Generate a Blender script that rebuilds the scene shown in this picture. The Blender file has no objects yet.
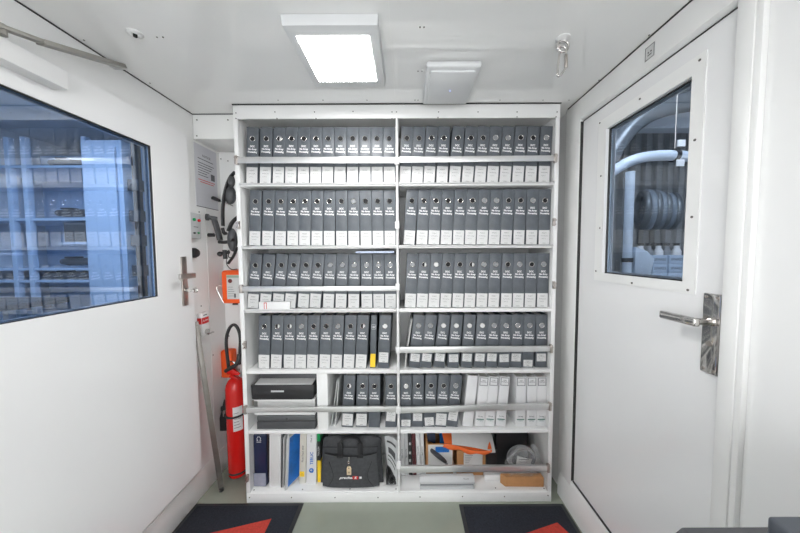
import bpy, bmesh, math, random
from mathutils import Vector, Matrix
random.seed(7)
SC = bpy.context.scene
COL = SC.collection
PI = math.pi

# ------------------------------------------------------------------ camera
F, CU, CV, HC = 280.0, 406.0, 266.5, 1.49
AP = math.atan(14.5/280); RL = math.radians(.25)
Xv = Vector((1,0,0)); Uv = Vector((0, math.sin(AP), math.cos(AP))); Fv = Vector((0, math.cos(AP), -math.sin(AP)))
RIGHT = Xv*math.cos(RL) - Uv*math.sin(RL)
UP = Xv*math.sin(RL) + Uv*math.cos(RL)
cam_d = bpy.data.cameras.new('camera'); cam = bpy.data.objects.new('camera', cam_d); COL.objects.link(cam)
m3 = Matrix((RIGHT, UP, -Fv)).transposed()
cam.matrix_world = Matrix.Translation((0,0,HC)) @ m3.to_4x4()
cam_d.sensor_width = 36; cam_d.lens = F/800*36
cam_d.shift_x = (400-CU)/800; cam_d.clip_start = .02
SC.camera = cam
def _ray(u, v):
    return Fv + RIGHT*((u-CU)/F) + UP*((CV-v)/F)
def onY(u, v, Y): r = _ray(u,v); t = Y/r.y; return Vector((r.x*t, Y, HC+r.z*t))
def onZ(u, v, Z): r = _ray(u,v); t = (Z-HC)/r.z; return Vector((r.x*t, r.y*t, Z))
def onX(u, v, X): r = _ray(u,v); t = X/r.x; return Vector((X, r.y*t, HC+r.z*t))

# ------------------------------------------------------------------ materials
MATS = {}
def mat(name, col, rough=.5, metal=0., emis=0., spec=.5, noise=0., nscale=8., bump=0., bscale=60., trans=0., ior=1.5, coat=0., alpha=1., stretch=None):
    if name in MATS: return MATS[name]
    m = bpy.data.materials.new(name); m.use_nodes = True
    nt = m.node_tree; b = nt.nodes['Principled BSDF']
    c = (col[0], col[1], col[2], 1)
    b.inputs['Base Color'].default_value = c
    b.inputs['Roughness'].default_value = rough
    b.inputs['Metallic'].default_value = metal
    b.inputs['Specular IOR Level'].default_value = spec
    b.inputs['IOR'].default_value = ior
    b.inputs['Transmission Weight'].default_value = trans
    b.inputs['Coat Weight'].default_value = coat
    b.inputs['Alpha'].default_value = alpha
    if emis:
        b.inputs['Emission Color'].default_value = c; b.inputs['Emission Strength'].default_value = emis
    tc = nt.nodes.new('ShaderNodeTexCoord'); mp = nt.nodes.new('ShaderNodeMapping')
    nt.links.new(tc.outputs['Object'], mp.inputs['Vector'])
    if stretch: mp.inputs['Scale'].default_value = stretch
    if noise:
        n = nt.nodes.new('ShaderNodeTexNoise'); n.inputs['Scale'].default_value = nscale; n.inputs['Detail'].default_value = 5
        nt.links.new(mp.outputs['Vector'], n.inputs['Vector'])
        r = nt.nodes.new('ShaderNodeMapRange'); r.inputs['From Min'].default_value = .3; r.inputs['From Max'].default_value = .7
        r.inputs['To Min'].default_value = 1-noise; r.inputs['To Max'].default_value = 1+noise
        nt.links.new(n.outputs['Fac'], r.inputs['Value'])
        mx = nt.nodes.new('ShaderNodeVectorMath'); mx.operation = 'SCALE'
        mx.inputs[0].default_value = col[:3]
        nt.links.new(r.outputs['Result'], mx.inputs['Scale'])
        nt.links.new(mx.outputs['Vector'], b.inputs['Base Color'])
    if bump:
        n2 = nt.nodes.new('ShaderNodeTexNoise'); n2.inputs['Scale'].default_value = bscale; n2.inputs['Detail'].default_value = 3
        nt.links.new(mp.outputs['Vector'], n2.inputs['Vector'])
        bp = nt.nodes.new('ShaderNodeBump'); bp.inputs['Strength'].default_value = bump; bp.inputs['Distance'].default_value = .002
        nt.links.new(n2.outputs['Fac'], bp.inputs['Height']); nt.links.new(bp.outputs['Normal'], b.inputs['Normal'])
    MATS[name] = m
    return m
def srgb(r, g, b):
    f = lambda c: (c/255/12.92) if c/255 <= .04045 else ((c/255+.055)/1.055)**2.4
    return (f(r), f(g), f(b))
wall_m   = mat('white_painted_steel', (.88,.88,.875), .14, noise=.012, nscale=2, bump=.04, bscale=4)
ceil_m   = mat('white_gloss_ceiling', (.88,.88,.875), .03, noise=.012, nscale=2, ior=1.7)
leaf_m   = mat('white_door_laminate', (.88,.88,.885), .13, noise=.01, nscale=2, bump=.03, bscale=3)
trim_m   = mat('white_trim_paint', (.88,.88,.87), .3, noise=.02, nscale=6)
cab_m    = mat('white_cabinet_laminate', (.84,.84,.835), .28, noise=.02, nscale=5)
floor_m  = mat('grey_green_deck_paint', srgb(150,155,143), .16, noise=.06, nscale=5, bump=.08, bscale=30)
gap_m    = mat('black_seal_rubber', (.03,.03,.03), .7, noise=.05)
screw_m  = mat('dark_screw_steel', (.16,.15,.14), .45, metal=.6, noise=.05)
alu_m    = mat('satin_aluminium', (.70,.70,.70), .33, metal=.7, noise=.02, nscale=30)
steel_m  = mat('polished_steel', (.60,.58,.56), .10, metal=1, noise=.02, nscale=12)
bsteel_m = mat('brushed_steel', (.50,.45,.42), .3, metal=1, noise=.06, nscale=40)
glass_m  = mat('blue_tinted_glass', (.50,.68,.97), 0., trans=1, ior=2.0, noise=.01)
glassr_m = mat('faint_blue_glass', (.72,.82,.95), 0., trans=1, ior=1.5, noise=.01)
bind_m   = mat('grey_binder_board', srgb(90,95,101), .42, noise=.14, nscale=26, bump=.15, bscale=120)
bindd_m  = mat('binder_side_board', srgb(84,90,98), .5, noise=.1, nscale=20)
blue_m   = mat('navy_plastic', srgb(34,42,72), .3, noise=.08)
page_m   = mat('paper_block', (.70,.69,.66), .8, noise=.12, nscale=60, stretch=(60,1,1))
label_m  = mat('white_paper_label', (.67,.67,.665), .55, noise=.03, nscale=30)
ink_m    = mat('grey_print_ink', (.12,.12,.13), .7, noise=.05)
title_m  = mat('white_print_ink', (.85,.85,.85), .5, noise=.02)
hole_m   = mat('black_finger_hole', (.012,.012,.014), .8, noise=.05)
black_m  = mat('black_plastic', (.022,.022,.024), .38, noise=.1, nscale=20)
dgrey_m  = mat('dark_grey_plastic', (.07,.072,.078), .42, noise=.1, nscale=15)
mgrey_m  = mat('mid_grey_plastic', (.25,.26,.27), .4, noise=.06)
lgrey_m  = mat('light_grey_plastic', (.55,.56,.57), .4, noise=.04)
wplas_m  = mat('white_plastic', (.80,.80,.80), .3, noise=.02)
wbind_m  = mat('white_binder_board', (.76,.76,.77), .3, noise=.03)
yel_m    = mat('yellow_paper', srgb(245,205,50), .6, noise=.04)
orange_m = mat('orange_plastic', srgb(255,100,40), .38, noise=.04)
oenv_m   = mat('orange_envelope', srgb(238,112,52), .5, noise=.08, bump=.4, bscale=18)
red_m    = mat('red_enamel', srgb(205,28,24), .22, noise=.04)
redp_m   = mat('red_print', srgb(205,35,35), .5, noise=.04)
green_m  = mat('green_print', srgb(20,150,85), .4, noise=.04)
bluep_m  = mat('blue_print', srgb(35,110,190), .4, noise=.25, nscale=14)
card_m   = mat('brown_cardboard', srgb(190,140,92), .75, noise=.07, nscale=25, bump=.1)
fabric_m = mat('charcoal_nylon', (.045,.047,.052), .62, noise=.2, nscale=60, bump=.4, bscale=300)
web_m    = mat('black_webbing', (.018,.018,.02), .8, noise=.2, nscale=150, bump=.4, bscale=400)
tag_m    = mat('beige_key_tag', srgb(222,200,165), .5, noise=.05)
clear_m  = mat('clear_plastic_bag', (.80,.81,.82), .15, alpha=.12, noise=.05, bump=.8, bscale=25)
fold_m   = mat('translucent_grey_folder', (.50,.52,.53), .25, noise=.1, nscale=8)
cream_m  = mat('cream_box_card', (.66,.64,.57), .5, noise=.04)
mat_m    = mat('navy_mat_pile', srgb(37,41,51), .95, noise=.35, nscale=120, bump=1., bscale=400)
matb_m   = mat('black_mat_rubber', (.025,.026,.03), .6, noise=.1)
matr_m   = mat('red_mat_pile', srgb(196,66,54), .95, noise=.15, nscale=120, bump=1., bscale=400)
lamp_m   = mat('lit_led_diffuser', (1,.995,.985), .4, emis=30.)
ext_m    = mat('pale_blue_locker_paint', (.55,.68,.86), .35, noise=.03)
extw_m   = mat('plant_room_white_paint', (.72,.75,.80), .4, noise=.04)
pipe_m   = mat('pale_pipe_lagging', (.60,.68,.78), .35, noise=.05)
duct_m   = mat('galvanised_duct', (.20,.22,.24), .35, metal=.5, noise=.12, nscale=10)
corr_m   = mat('grey_corrugated_sheet', (.26,.27,.28), .5, noise=.1)
cable_m  = mat('grey_cable_rubber', (.20,.20,.21), .45, noise=.05)

# ------------------------------------------------------------------ mesh builder
ORG = {}
class B:
    def __init__(s): s.bm = bmesh.new()
    def _add(s, bm2, M=None):
        if M is not None: bmesh.ops.transform(bm2, matrix=M, verts=bm2.verts)
        me = bpy.data.meshes.new('tmp'); bm2.to_mesh(me); bm2.free(); s.bm.from_mesh(me); bpy.data.meshes.remove(me)
        return s
    def box(s, x0, x1, y0, y1, z0, z1, bev=0., seg=2, M=None):
        b = bmesh.new(); bmesh.ops.create_cube(b, size=1)
        bmesh.ops.scale(b, vec=(abs(x1-x0), abs(y1-y0), abs(z1-z0)), verts=b.verts)
        bmesh.ops.translate(b, vec=((x0+x1)/2, (y0+y1)/2, (z0+z1)/2), verts=b.verts)
        if bev: bmesh.ops.bevel(b, geom=b.edges[:], offset=bev, segments=seg, affect='EDGES', profile=.5)
        return s._add(b, M)
    def prism(s, pts, y0, y1, axis='Y', bev=0., M=None):
        # outline in the plane across axis; Y -> (x,z), X -> (y,z), Z -> (x,y)
        b = bmesh.new()
        def mk(p, t): return {'Y': (p[0], t, p[1]), 'X': (t, p[0], p[1]), 'Z': (p[0], p[1], t)}[axis]
        v0 = [b.verts.new(mk(p, y0)) for p in pts]; v1 = [b.verts.new(mk(p, y1)) for p in pts]
        b.faces.new(v0); b.faces.new(v1[::-1]); n = len(pts)
        for i in range(n): b.faces.new((v0[i], v1[i], v1[(i+1)%n], v0[(i+1)%n]))
        bmesh.ops.recalc_face_normals(b, faces=b.faces)
        if bev: bmesh.ops.bevel(b, geom=b.edges[:], offset=bev, segments=2, affect='EDGES', profile=.5)
        return s._add(b, M)
    def cyl(s, p0, p1, r, r2=None, n=20, bev=0.):
        p0 = Vector(p0); p1 = Vector(p1); d = p1-p0
        b = bmesh.new(); bmesh.ops.create_cone(b, cap_ends=True, segments=n, radius1=r, radius2=r if r2 is None else r2, depth=d.length)
        if bev: bmesh.ops.bevel(b, geom=[e for e in b.edges if len(e.link_faces)==2 and any(len(f.verts)>4 for f in e.link_faces)], offset=bev, segments=2, affect='EDGES', profile=.5)
        M = Matrix.Translation((p0+p1)/2) @ d.to_track_quat('Z','Y').to_matrix().to_4x4()
        return s._add(b, M)
    def tube(s, pts, r, n=10, close=False, smooth=0, flat=1.):
        pts = [Vector(p) for p in pts]
        for _ in range(smooth):
            q = [] if close else [pts[0]]
            m = len(pts)
            for i in range(m if close else m-1):
                a_, b_ = pts[i], pts[(i+1)%m]
                q += [a_*.75+b_*.25, a_*.25+b_*.75]
            if not close: q.append(pts[-1])
            pts = q
        b = bmesh.new(); rings = []; m = len(pts); prev = None
        for i, p in enumerate(pts):
            if close: t = pts[(i+1)%m]-pts[i-1]
            else: t = pts[min(i+1,m-1)]-pts[max(i-1,0)]
            t.normalize()
            if prev is None:
                up = Vector((0,0,1)) if abs(t.z) < .9 else Vector((1,0,0))
                nrm = t.cross(up).normalized()
            else: nrm = (prev - t*prev.dot(t)).normalized()
            prev = nrm; bi = t.cross(nrm)
            rr = r(i/(m-1)) if callable(r) else r
            rings.append([b.verts.new(p + nrm*math.cos(2*PI*k/n)*rr + bi*math.sin(2*PI*k/n)*rr*flat) for k in range(n)])
        for i in range(m if close else m-1):
            A, C = rings[i], rings[(i+1)%m]
            for k in range(n): b.faces.new((A[k], A[(k+1)%n], C[(k+1)%n], C[k]))
        if not close: b.faces.new(rings[0][::-1]); b.faces.new(rings[-1])
        bmesh.ops.recalc_face_normals(b, faces=b.faces)
        return s._add(b)
    def lathe(s, prof, c=(0,0,0), n=28, M=None):
        b = bmesh.new(); rings = []
        for r, z in prof: rings.append([b.verts.new((r*math.cos(2*PI*k/n), r*math.sin(2*PI*k/n), z)) for k in range(n)])
        for i in range(len(rings)-1):
            for k in range(n): b.faces.new((rings[i][k], rings[i][(k+1)%n], rings[i+1][(k+1)%n], rings[i+1][k]))
        b.faces.new(rings[0][::-1]); b.faces.new(rings[-1])
        bmesh.ops.recalc_face_normals(b, faces=b.faces)
        return s._add(b, Matrix.Translation(c) @ (M or Matrix()))
    def torus(s, c, R, r, axis=(0,1,0), n=28, k=8):
        c = Vector(c); ax = Vector(axis).normalized(); u = ax.orthogonal().normalized(); w = ax.cross(u)
        return s.tube([c+u*math.cos(2*PI*i/n)*R+w*math.sin(2*PI*i/n)*R for i in range(n)], r, n=k, close=True)
    def sphere(s, c, r, sx=1, sy=1, sz=1):
        b = bmesh.new(); bmesh.ops.create_uvsphere(b, u_segments=18, v_segments=12, radius=r)
        return s._add(b, Matrix.Translation(c) @ Matrix.Diagonal((sx,sy,sz,1)))
    def quad(s, *p):
        vs = [s.bm.verts.new(q) for q in p]; s.bm.faces.new(vs); return s
    def sheet(s, fn, nu, nv, th):
        # thick curved sheet from fn(u,v)->Vector
        P = [[Vector(fn(i/nu, j/nv)) for j in range(nv+1)] for i in range(nu+1)]
        nrm = (P[-1][0]-P[0][0]).cross(P[0][-1]-P[0][0]).normalized()*th/2
        b = bmesh.new()
        A = [[b.verts.new(p+nrm) for p in row] for row in P]; C = [[b.verts.new(p-nrm) for p in row] for row in P]
        for i in range(nu):
            for j in range(nv):
                b.faces.new((A[i][j], A[i+1][j], A[i+1][j+1], A[i][j+1])); b.faces.new((C[i][j], C[i][j+1], C[i+1][j+1], C[i+1][j]))
        for i in range(nu):
            for j in (0, nv): b.faces.new((A[i][j], C[i][j], C[i+1][j], A[i+1][j]))
        for j in range(nv):
            for i in (0, nu): b.faces.new((A[i][j], A[i][j+1], C[i][j+1], C[i][j]))
        bmesh.ops.recalc_face_normals(b, faces=b.faces)
        return s._add(b)
    def text(s, body, size, M, th=.0004, align='CENTER', sx=1., shear=0., spacing=1., lines=1., bold=0.):
        cu = bpy.data.curves.new('t', 'FONT'); cu.body = body; cu.size = size; cu.align_x = align; cu.align_y = 'CENTER'
        cu.extrude = th/2; cu.shear = shear; cu.space_character = spacing; cu.space_line = lines; cu.offset = bold; cu.resolution_u = 2
        o = bpy.data.objects.new('t', cu)
        me = o.to_mesh(); b = bmesh.new(); b.from_mesh(me); o.to_mesh_clear()
        bpy.data.objects.remove(o); bpy.data.curves.remove(cu)
        return s._add(b, M @ Matrix.Diagonal((sx,1,1,1)))
    def build(s, name, m, parent=None, smooth=True, kind=None, label=None, cat=None, group=None, loc=None):
        me = bpy.data.meshes.new(name)
        org = ORG[parent.name] if parent else (Vector(loc) if loc is not None else None)
        if org is None:
            lo = [min(v.co[i] for v in s.bm.verts) for i in range(3)]; hi = [max(v.co[i] for v in s.bm.verts) for i in range(3)]
            org = Vector(((lo[0]+hi[0])/2, (lo[1]+hi[1])/2, lo[2]))
        bmesh.ops.translate(s.bm, vec=-org, verts=s.bm.verts)
        for f in s.bm.faces: f.smooth = smooth
        s.bm.to_mesh(me); s.bm.free()
        if smooth: me.set_sharp_from_angle(angle=math.radians(38))
        me.materials.append(m)
        o = bpy.data.objects.new(name, me); COL.objects.link(o)
        if parent: o.parent = parent
        else: o.location = org
        ORG[o.name] = org
        if kind: o['kind'] = kind
        if label: o['label'] = label
        if cat: o['category'] = cat
        if group: o['group'] = group
        return o
def thing(name, label, cat, loc=(0,0,0), group=None):
    o = bpy.data.objects.new(name, None); COL.objects.link(o); o.empty_display_size = .05
    o.location = loc; o['label'] = label; o['category'] = cat
    if group: o['group'] = group
    ORG[o.name] = Vector(loc)
    return o
def front(c, roll=0.):      # text matrix: reads on a surface facing -Y
    return Matrix.Translation(c) @ Matrix.Rotation(PI/2, 4, 'X') @ Matrix.Rotation(roll, 4, 'Z')
def faceX(c, roll=0.):      # reads on a surface facing +X
    return Matrix.Translation(c) @ Matrix.Rotation(PI/2, 4, 'Z') @ Matrix.Rotation(PI/2, 4, 'X') @ Matrix.Rotation(roll, 4, 'Z')
def faceNX(c, roll=0.):     # reads on a surface facing -X
    return Matrix.Translation(c) @ Matrix.Rotation(-PI/2, 4, 'Z') @ Matrix.Rotation(PI/2, 4, 'X') @ Matrix.Rotation(roll, 4, 'Z')
def copy_tree(o, parent=None):
    c = o.copy(); COL.objects.link(c); c.parent = parent
    for ch in list(o.children): copy_tree(ch, c)
    return c

# ================================================================== the room
XL, XR, ZC, YB, YN = -1.26, .955, 2.31, 1.93, -1.5
SF = 1.60                                   # shelf front
B().box(XL-.1, 1.1, YN, YB+.1, -.06, 0).build('floor', floor_m, kind='structure')
# ceiling with seams
c = B(); c.box(XL-.1, 1.1, YN, YB+.1, ZC, ZC+.06).build('ceiling', ceil_m, kind='structure')
tr = B()
for p in ((395,90,395,0),):
    a = onZ(395,96,ZC); tr.box(a.x-.001, a.x+.001, YN+.05, a.y, ZC-.0012, ZC+.001)
a = onZ(540,27,ZC)
tr.build('trim_1', mat('white_seam_sealant',(.82,.82,.81),.5,noise=.02), kind='structure')
# dark joint where the ceiling meets walls and cabinet
j = B()
j.box(XL, XL+.004, YN+.01, 1.70, ZC-.004, ZC); j.box(.936, .940, .775, 1.66, ZC-.004, ZC)
j.box(XL, -.957, 1.696, 1.70, ZC-.004, ZC); j.box(-.957,.862,1.588,1.594,ZC-.005,ZC)
j.build('trim_2', gap_m, kind='structure')
s = B()
for (u,v) in ((84,40),(150,83),(420,27),(424,27),(418,71),(422,71),(415,100),(418,100),(278,100),(323,100),(367,100),(455,100),(500,100),(543,100),(649,35),(599,80),(569,100),(157,37),(163,37)):
    p = onZ(u,v,ZC); s.cyl((p.x,p.y,ZC-.002), (p.x,p.y,ZC+.001), .003, n=10)
s.build('trim_3', screw_m, kind='structure')

# walls
def rect_wall_X(name, x0, x1, y0, y1, z0, z1, hole, m):
    b = B(); hy0, hy1, hz0, hz1 = hole
    b.box(x0,x1,y0,hy0,z0,z1); b.box(x0,x1,hy1,y1,z0,z1); b.box(x0,x1,hy0,hy1,z0,hz0); b.box(x0,x1,hy0,hy1,hz1,z1)
    return b.build(name, m, kind='structure', smooth=False)
rect_wall_X('wall_left', XL-.08, XL, YN, YB, 0, ZC, (.40,1.45,.30,2.08), wall_m)
rect_wall_X('wall_right', XR+.006, XR+.09, YN, YB, 0, ZC, (.86,1.50,.22,2.15), wall_m)
B().box(XL-.08, XR+.09, YB, YB+.06, 0, ZC).build('wall_back', wall_m, kind='structure', smooth=False)
q = B(); q.box(XL-.08,XL+.15,YN-.06,YN,0,ZC); q.box(XR-.15,XR+.09,YN-.06,YN,0,ZC); q.box(XL+.15,XR-.15,YN-.06,YN,0,.45); q.box(XL+.15,XR-.15,YN-.06,YN,2.15,ZC)  # unseen rear wall, its wide opening added to let fill daylight in
q.build('wall_front', wall_m, kind='structure', smooth=False)
q = B(); q.box(XL+.15,XR-.15,YN-.05,YN-.01,.45,.49); q.box(XL+.15,XR-.15,YN-.05,YN-.01,2.11,2.15); q.box(XL+.15,XL+.19,YN-.05,YN-.01,.49,2.11); q.box(XR-.19,XR-.15,YN-.05,YN-.01,.49,2.11); q.box(-.17,-.13,YN-.05,YN-.01,.49,2.11)
q.build('added_window_1', trim_m, kind='structure', smooth=False)  # frame of the added window behind the camera
# low plinth along the left wall and fascia over the niche
B().box(XL, XL+.006, YN, YB-.001, 0, .165, bev=.002).build('baseboard_left', trim_m, kind='structure')
fb = B().box(XL+.001, -.962, 1.70, 1.925, 2.166, ZC-.001, bev=.0015)
fb.build('trim_4', trim_m, kind='structure')
fs = B()
for (u,v) in ((197,120),(197,136),(228,120)):
    p = onY(u,v,1.7); fs.cyl((p.x,1.697,p.z),(p.x,1.702,p.z),.004,n=10)
for (u,v) in ((199,149),(204,152),(199,212),(201,306),(205,395),(213,355)):
    p = onX(u,v,XL); fs.cyl((XL-.001,p.y,p.z),(XL+.002,p.y,p.z),.004,n=10)
for (u,v) in ((221,159),(228,161),(229,336)):
    p = onY(u,v,YB); fs.cyl((p.x,YB-.002,p.z),(p.x,YB+.001,p.z),.004,n=10)
fs.build('trim_5', screw_m, kind='structure')
# vertical panel edge in the niche
B().box(XL+.0005, XL+.003, 1.775, 1.779, .17, 1.77).build('trim_6', trim_m, kind='structure')

# right door frame (raised surround with a chamfered inner edge)
LY0, LY1, LZ0, LZ1 = .832, 1.540, .175, 2.185
XF = .940
fr = B()
def frame_bar(pts, y0, y1, axis): fr.prism(pts, y0, y1, axis)
fr.box(XF, XR+.006, .786, LY0-.004, .0, ZC-.001, bev=.002)              # near post
fr.box(XF, XR+.006, LY1+.004, 1.675, .0, ZC-.001, bev=.002)             # far post
fr.prism([(XF,LZ1+.018),(XR+.006,LZ1+.003),(XR+.006,ZC-.001),(XF,ZC-.001)], LY0-.004, LY1+.004)
fr.prism([(XF-.012,0),(XR+.006,0),(XR+.006,LZ0-.004),(XF+.004,LZ0-.012),(XF-.012,.075)], .70, 1.655)
fr.build('trim_7', trim_m, kind='structure')
# small return strip on the near post
B().box(XF+.004, XR+.006, .770, .7855, .0, ZC-.001, bev=.001).build('trim_8', trim_m, kind='structure')

def rect_ring_X(b, x0, x1, oy0, oy1, oz0, oz1, iy0, iy1, iz0, iz1):
    b.box(x0,x1,oy0,iy0,oz0,oz1); b.box(x0,x1,iy1,oy1,oz0,oz1); b.box(x0,x1,iy0,iy1,oz0,iz0); b.box(x0,x1,iy0,iy1,iz1,oz1)
    return b
# ---- right door leaf
WY0, WY1, WZ0, WZ1 = .962, 1.362, 1.384, 2.070
lx = .957
lf = rect_ring_X(B(), lx, lx+.045, LY0, LY1, LZ0, LZ1, WY0, WY1, WZ0, WZ1)
door2 = lf.build('door_2', leaf_m, kind='structure', smooth=False)
g = B(); rect_ring_X(g, lx+.001, lx+.02, LY0-.004, LY1+.004, LZ0-.004, LZ1+.004, LY0+.002, LY1-.002, LZ0+.002, LZ1-.002)
g.box(XF+.003,lx+.002,LY1+.0005,LY1+.0038,LZ0,LZ1); g.box(XF+.012,lx+.002,LY0,LY1,LZ1+.0005,LZ1+.0020); g.box(XF+.008,lx+.002,LY0,LY1,LZ0-.0038,LZ0-.0005)
g.build('door_seal', gap_m, parent=door2)
wf = rect_ring_X(B(), lx-.004, lx, .918, 1.415, 1.345, 2.125, WY0, WY1, WZ0, WZ1)
wfo = wf.build('window_frame', trim_m, parent=door2, smooth=False)
sc = B()
for (u,v) in ((600,123),(700,60),(640,99),(695,140),(601,176),(600,228),(692,217),(688,290),(632,283),(596,271)):
    p = onX(u,v,lx-.004); sc.cyl((lx-.006,p.y,p.z),(lx-.003,p.y,p.z),.004,n=10)
sc.build('screw', screw_m, parent=wfo)
g = rect_ring_X(B(), lx+.012, lx+.020, WY0, WY1, WZ0, WZ1, WY0+.003, WY1-.005, WZ0+.003, WZ1-.004); g.build('window_seal', gap_m, parent=door2)
rect_ring_X(B(), lx+.032, lx+.036, WY0, WY1, WZ0, WZ1, WY0+.012, WY1-.018, WZ0+.010, WZ1-.012).build('inner_window_seal', alu_m, parent=door2)
B().box(lx+.022, lx+.028, WY0+.0005, WY1-.0005, WZ0+.0005, WZ1-.0005).build('window_pane', glassr_m, parent=door2, smooth=False)
# handle
hp = B().box(lx-.010, lx-.0005, .836, .886, 1.105, 1.357, bev=.0025)
hpo = hp.build('handle_plate', steel_m, parent=door2)
sc = B()
for y in (.845,.877):
    for z in (1.116,1.346): sc.cyl((lx-.0115,y,z),(lx-.009,y,z),.0045,n=12)
sc.cyl((lx-.0125,.861,1.20),(lx-.009,.861,1.20),.009,n=18)
sc.build('screw', bsteel_m, parent=hpo)
lv = B(); lv.cyl((lx-.01,.862,1.270),(lx-.062,.862,1.270),.010,n=18); lv.cyl((lx-.01,.862,1.270),(lx-.02,.862,1.270),.015,n=20)
lv.box(lx-.072, lx-.052, .850, .972, 1.256, 1.282, bev=.005, seg=3)
lv.build('door_handle', steel_m, parent=door2)
p = onX(720,410.5,lx); B().cyl((lx-.004,p.y,p.z),(lx,p.y,p.z),.003,n=10).build('screw', screw_m, parent=door2)
# small notice label on the frame header
p = onX(650,52,XF); st = B().box(XF-.0012, XF-.0002, p.y-.022, p.y+.022, p.z-.026, p.z+.026)
sto = thing('warning_sticker', 'small white sticker with an outlined pictogram on the right door header', 'sticker', (XF, p.y, p.z-.02))
st.build('backing', label_m, parent=sto)
q = B(); rect_ring_X(q, XF-.0018, XF-.0013, p.y-.020, p.y+.020, p.z-.024, p.z+.024, p.y-.0185, p.y+.0185, p.z-.0225, p.z+.0225)
q.box(XF-.0018,XF-.0013,p.y-.009,p.y-.004,p.z-.002,p.z+.003); q.box(XF-.0018,XF-.0013,p.y+.003,p.y+.008,p.z-.002,p.z+.003)
q.box(XF-.0018,XF-.0013,p.y-.009,p.y+.009,p.z-.011,p.z-.008); q.build('pictogram', gap_m, parent=sto)

# ---- left door leaf (open slab lying against the left wall)
DX = -1.22; dY0, dY1, dZ0, dZ1 = .30, 1.600, .212, 2.148
vY0, vY1, vZ0, vZ1 = .52, 1.371, 1.277, 2.003
lf = rect_ring_X(B(), XL+.001, DX, dY0, dY1, dZ0, dZ1, vY0, vY1, vZ0, vZ1)
door1 = lf.build('door_1', leaf_m, kind='structure', smooth=False)
rect_ring_X(B(), DX-.012, DX-.004, vY0, vY1, vZ0, vZ1, vY0+.003, vY1-.004, vZ0+.002, vZ1-.004).build('window_seal', gap_m, parent=door1)
rect_ring_X(B(), DX-.036, DX-.026, vY0, vY1, vZ0, vZ1, vY0+.008, vY1-.012, vZ0+.006, vZ1-.010).build('inner_window_seal', alu_m, parent=door1)
B().box(DX-.022, DX-.016, vY0+.0005, vY1-.0005, vZ0+.0005, vZ1-.0005).build('window_pane', glass_m, parent=door1, smooth=False)
a = onX(176.5,257,DX); 
hp = B().box(DX+.0005, DX+.008, 1.512, 1.548, 1.200, 1.470, bev=.002); hpo = hp.build('handle_plate', bsteel_m, parent=door1)
lv = B(); lv.cyl((DX+.006,1.53,1.366),(DX+.05,1.53,1.366),.009,n=16); lv.box(DX+.044, DX+.058, 1.44, 1.546, 1.352, 1.380, bev=.003)
lv.build('door_handle', bsteel_m, parent=door1)
lc = B(); lc.cyl((DX+.006,1.53,1.285),(DX+.028,1.53,1.285),.010,n=16); lc.build('lock_cylinder', steel_m, parent=door1)
ky = B(); ky.box(DX+.028, DX+.05, 1.528,1.532,1.277,1.293); ky.torus((DX+.062,1.53,1.285),.012,.0035,axis=(0,1,0),n=18); ky.box(DX+.05,DX+.056,1.527,1.533,1.272,1.298)
ky.build('key', steel_m, parent=door1)
# door closer on the leaf
dc = thing('door_closer', 'white door closer with a silver arm at the top of the left door', 'door closer', (DX,.8,2.05))
ce_ = onX(68,72,DX+.052); ce2 = onX(68,90,DX+.052)
cb = B().box(DX+.001, DX+.052, .62, ce_.y, ce2.z, ce_.z, bev=.004); cb.build('body', wplas_m, parent=dc)
ar = B()
p0 = Vector((DX+.035,.84,2.150)); p1 = Vector((DX+.012,1.24,2.288)); pm = Vector((DX+.03,1.0,2.196))
ar.cyl((DX+.03,.86,2.135),(DX+.03,.86,2.165),.012)
def flatbar(b, p, q, w, t):
    p = Vector(p); q = Vector(q); d = (q-p); L = d.length; d.normalize(); side = Vector((1,0,0)); side = (side - d*side.dot(d)).normalized(); up = d.cross(side)
    M = Matrix((side, d, up)).transposed().to_4x4(); M.translation = (p+q)/2
    b.box(-w/2,w/2,-L/2,L/2,-t/2,t/2,bev=min(t,w)*.2,M=M)
flatbar(ar, p0, pm, .026, .012); flatbar(ar, pm-Vector((0,.05,.016)), p1, .034, .016)
ar.build('arm', mat('grey_painted_arm',(.36,.35,.32),.4,metal=.4,noise=.05), parent=dc)
fx = B().box(XL+.001, DX+.018, 1.232, 1.256, 2.283, 2.295, bev=.002); fx.build('fixing_shoe', alu_m, parent=dc)

# ================================================================== ceiling fittings
def ceiling_light(y0, label):
    x0, x1 = -.428, -.092; y1 = y0+.36
    t = thing('ceiling_light', label, 'ceiling light', ((x0+x1)/2, (y0+y1)/2, ZC-.040))
    b = B(); z1 = ZC-.001; z0 = ZC-.040
    b.prism([(x0,z1),(x0+.004,z0),(x1-.004,z0),(x1,z1)], y0, y1, bev=.002)
    b.build('housing', mat('lamp_housing_white',(.70,.71,.72),.35,noise=.02), parent=t)
    B().box(-.392,-.130,y0+.048,y0+.048+.266,z0-.002,z0+.001).build('diffuser', lamp_m, parent=t)
    return t
ceiling_light(1.005, 'lit square white ceiling light in front of the shelves')
ceiling_light(-.75, 'added square white fill light on the unseen rear half of the ceiling')  # added fill lamp behind the camera, evens out the room light

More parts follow.
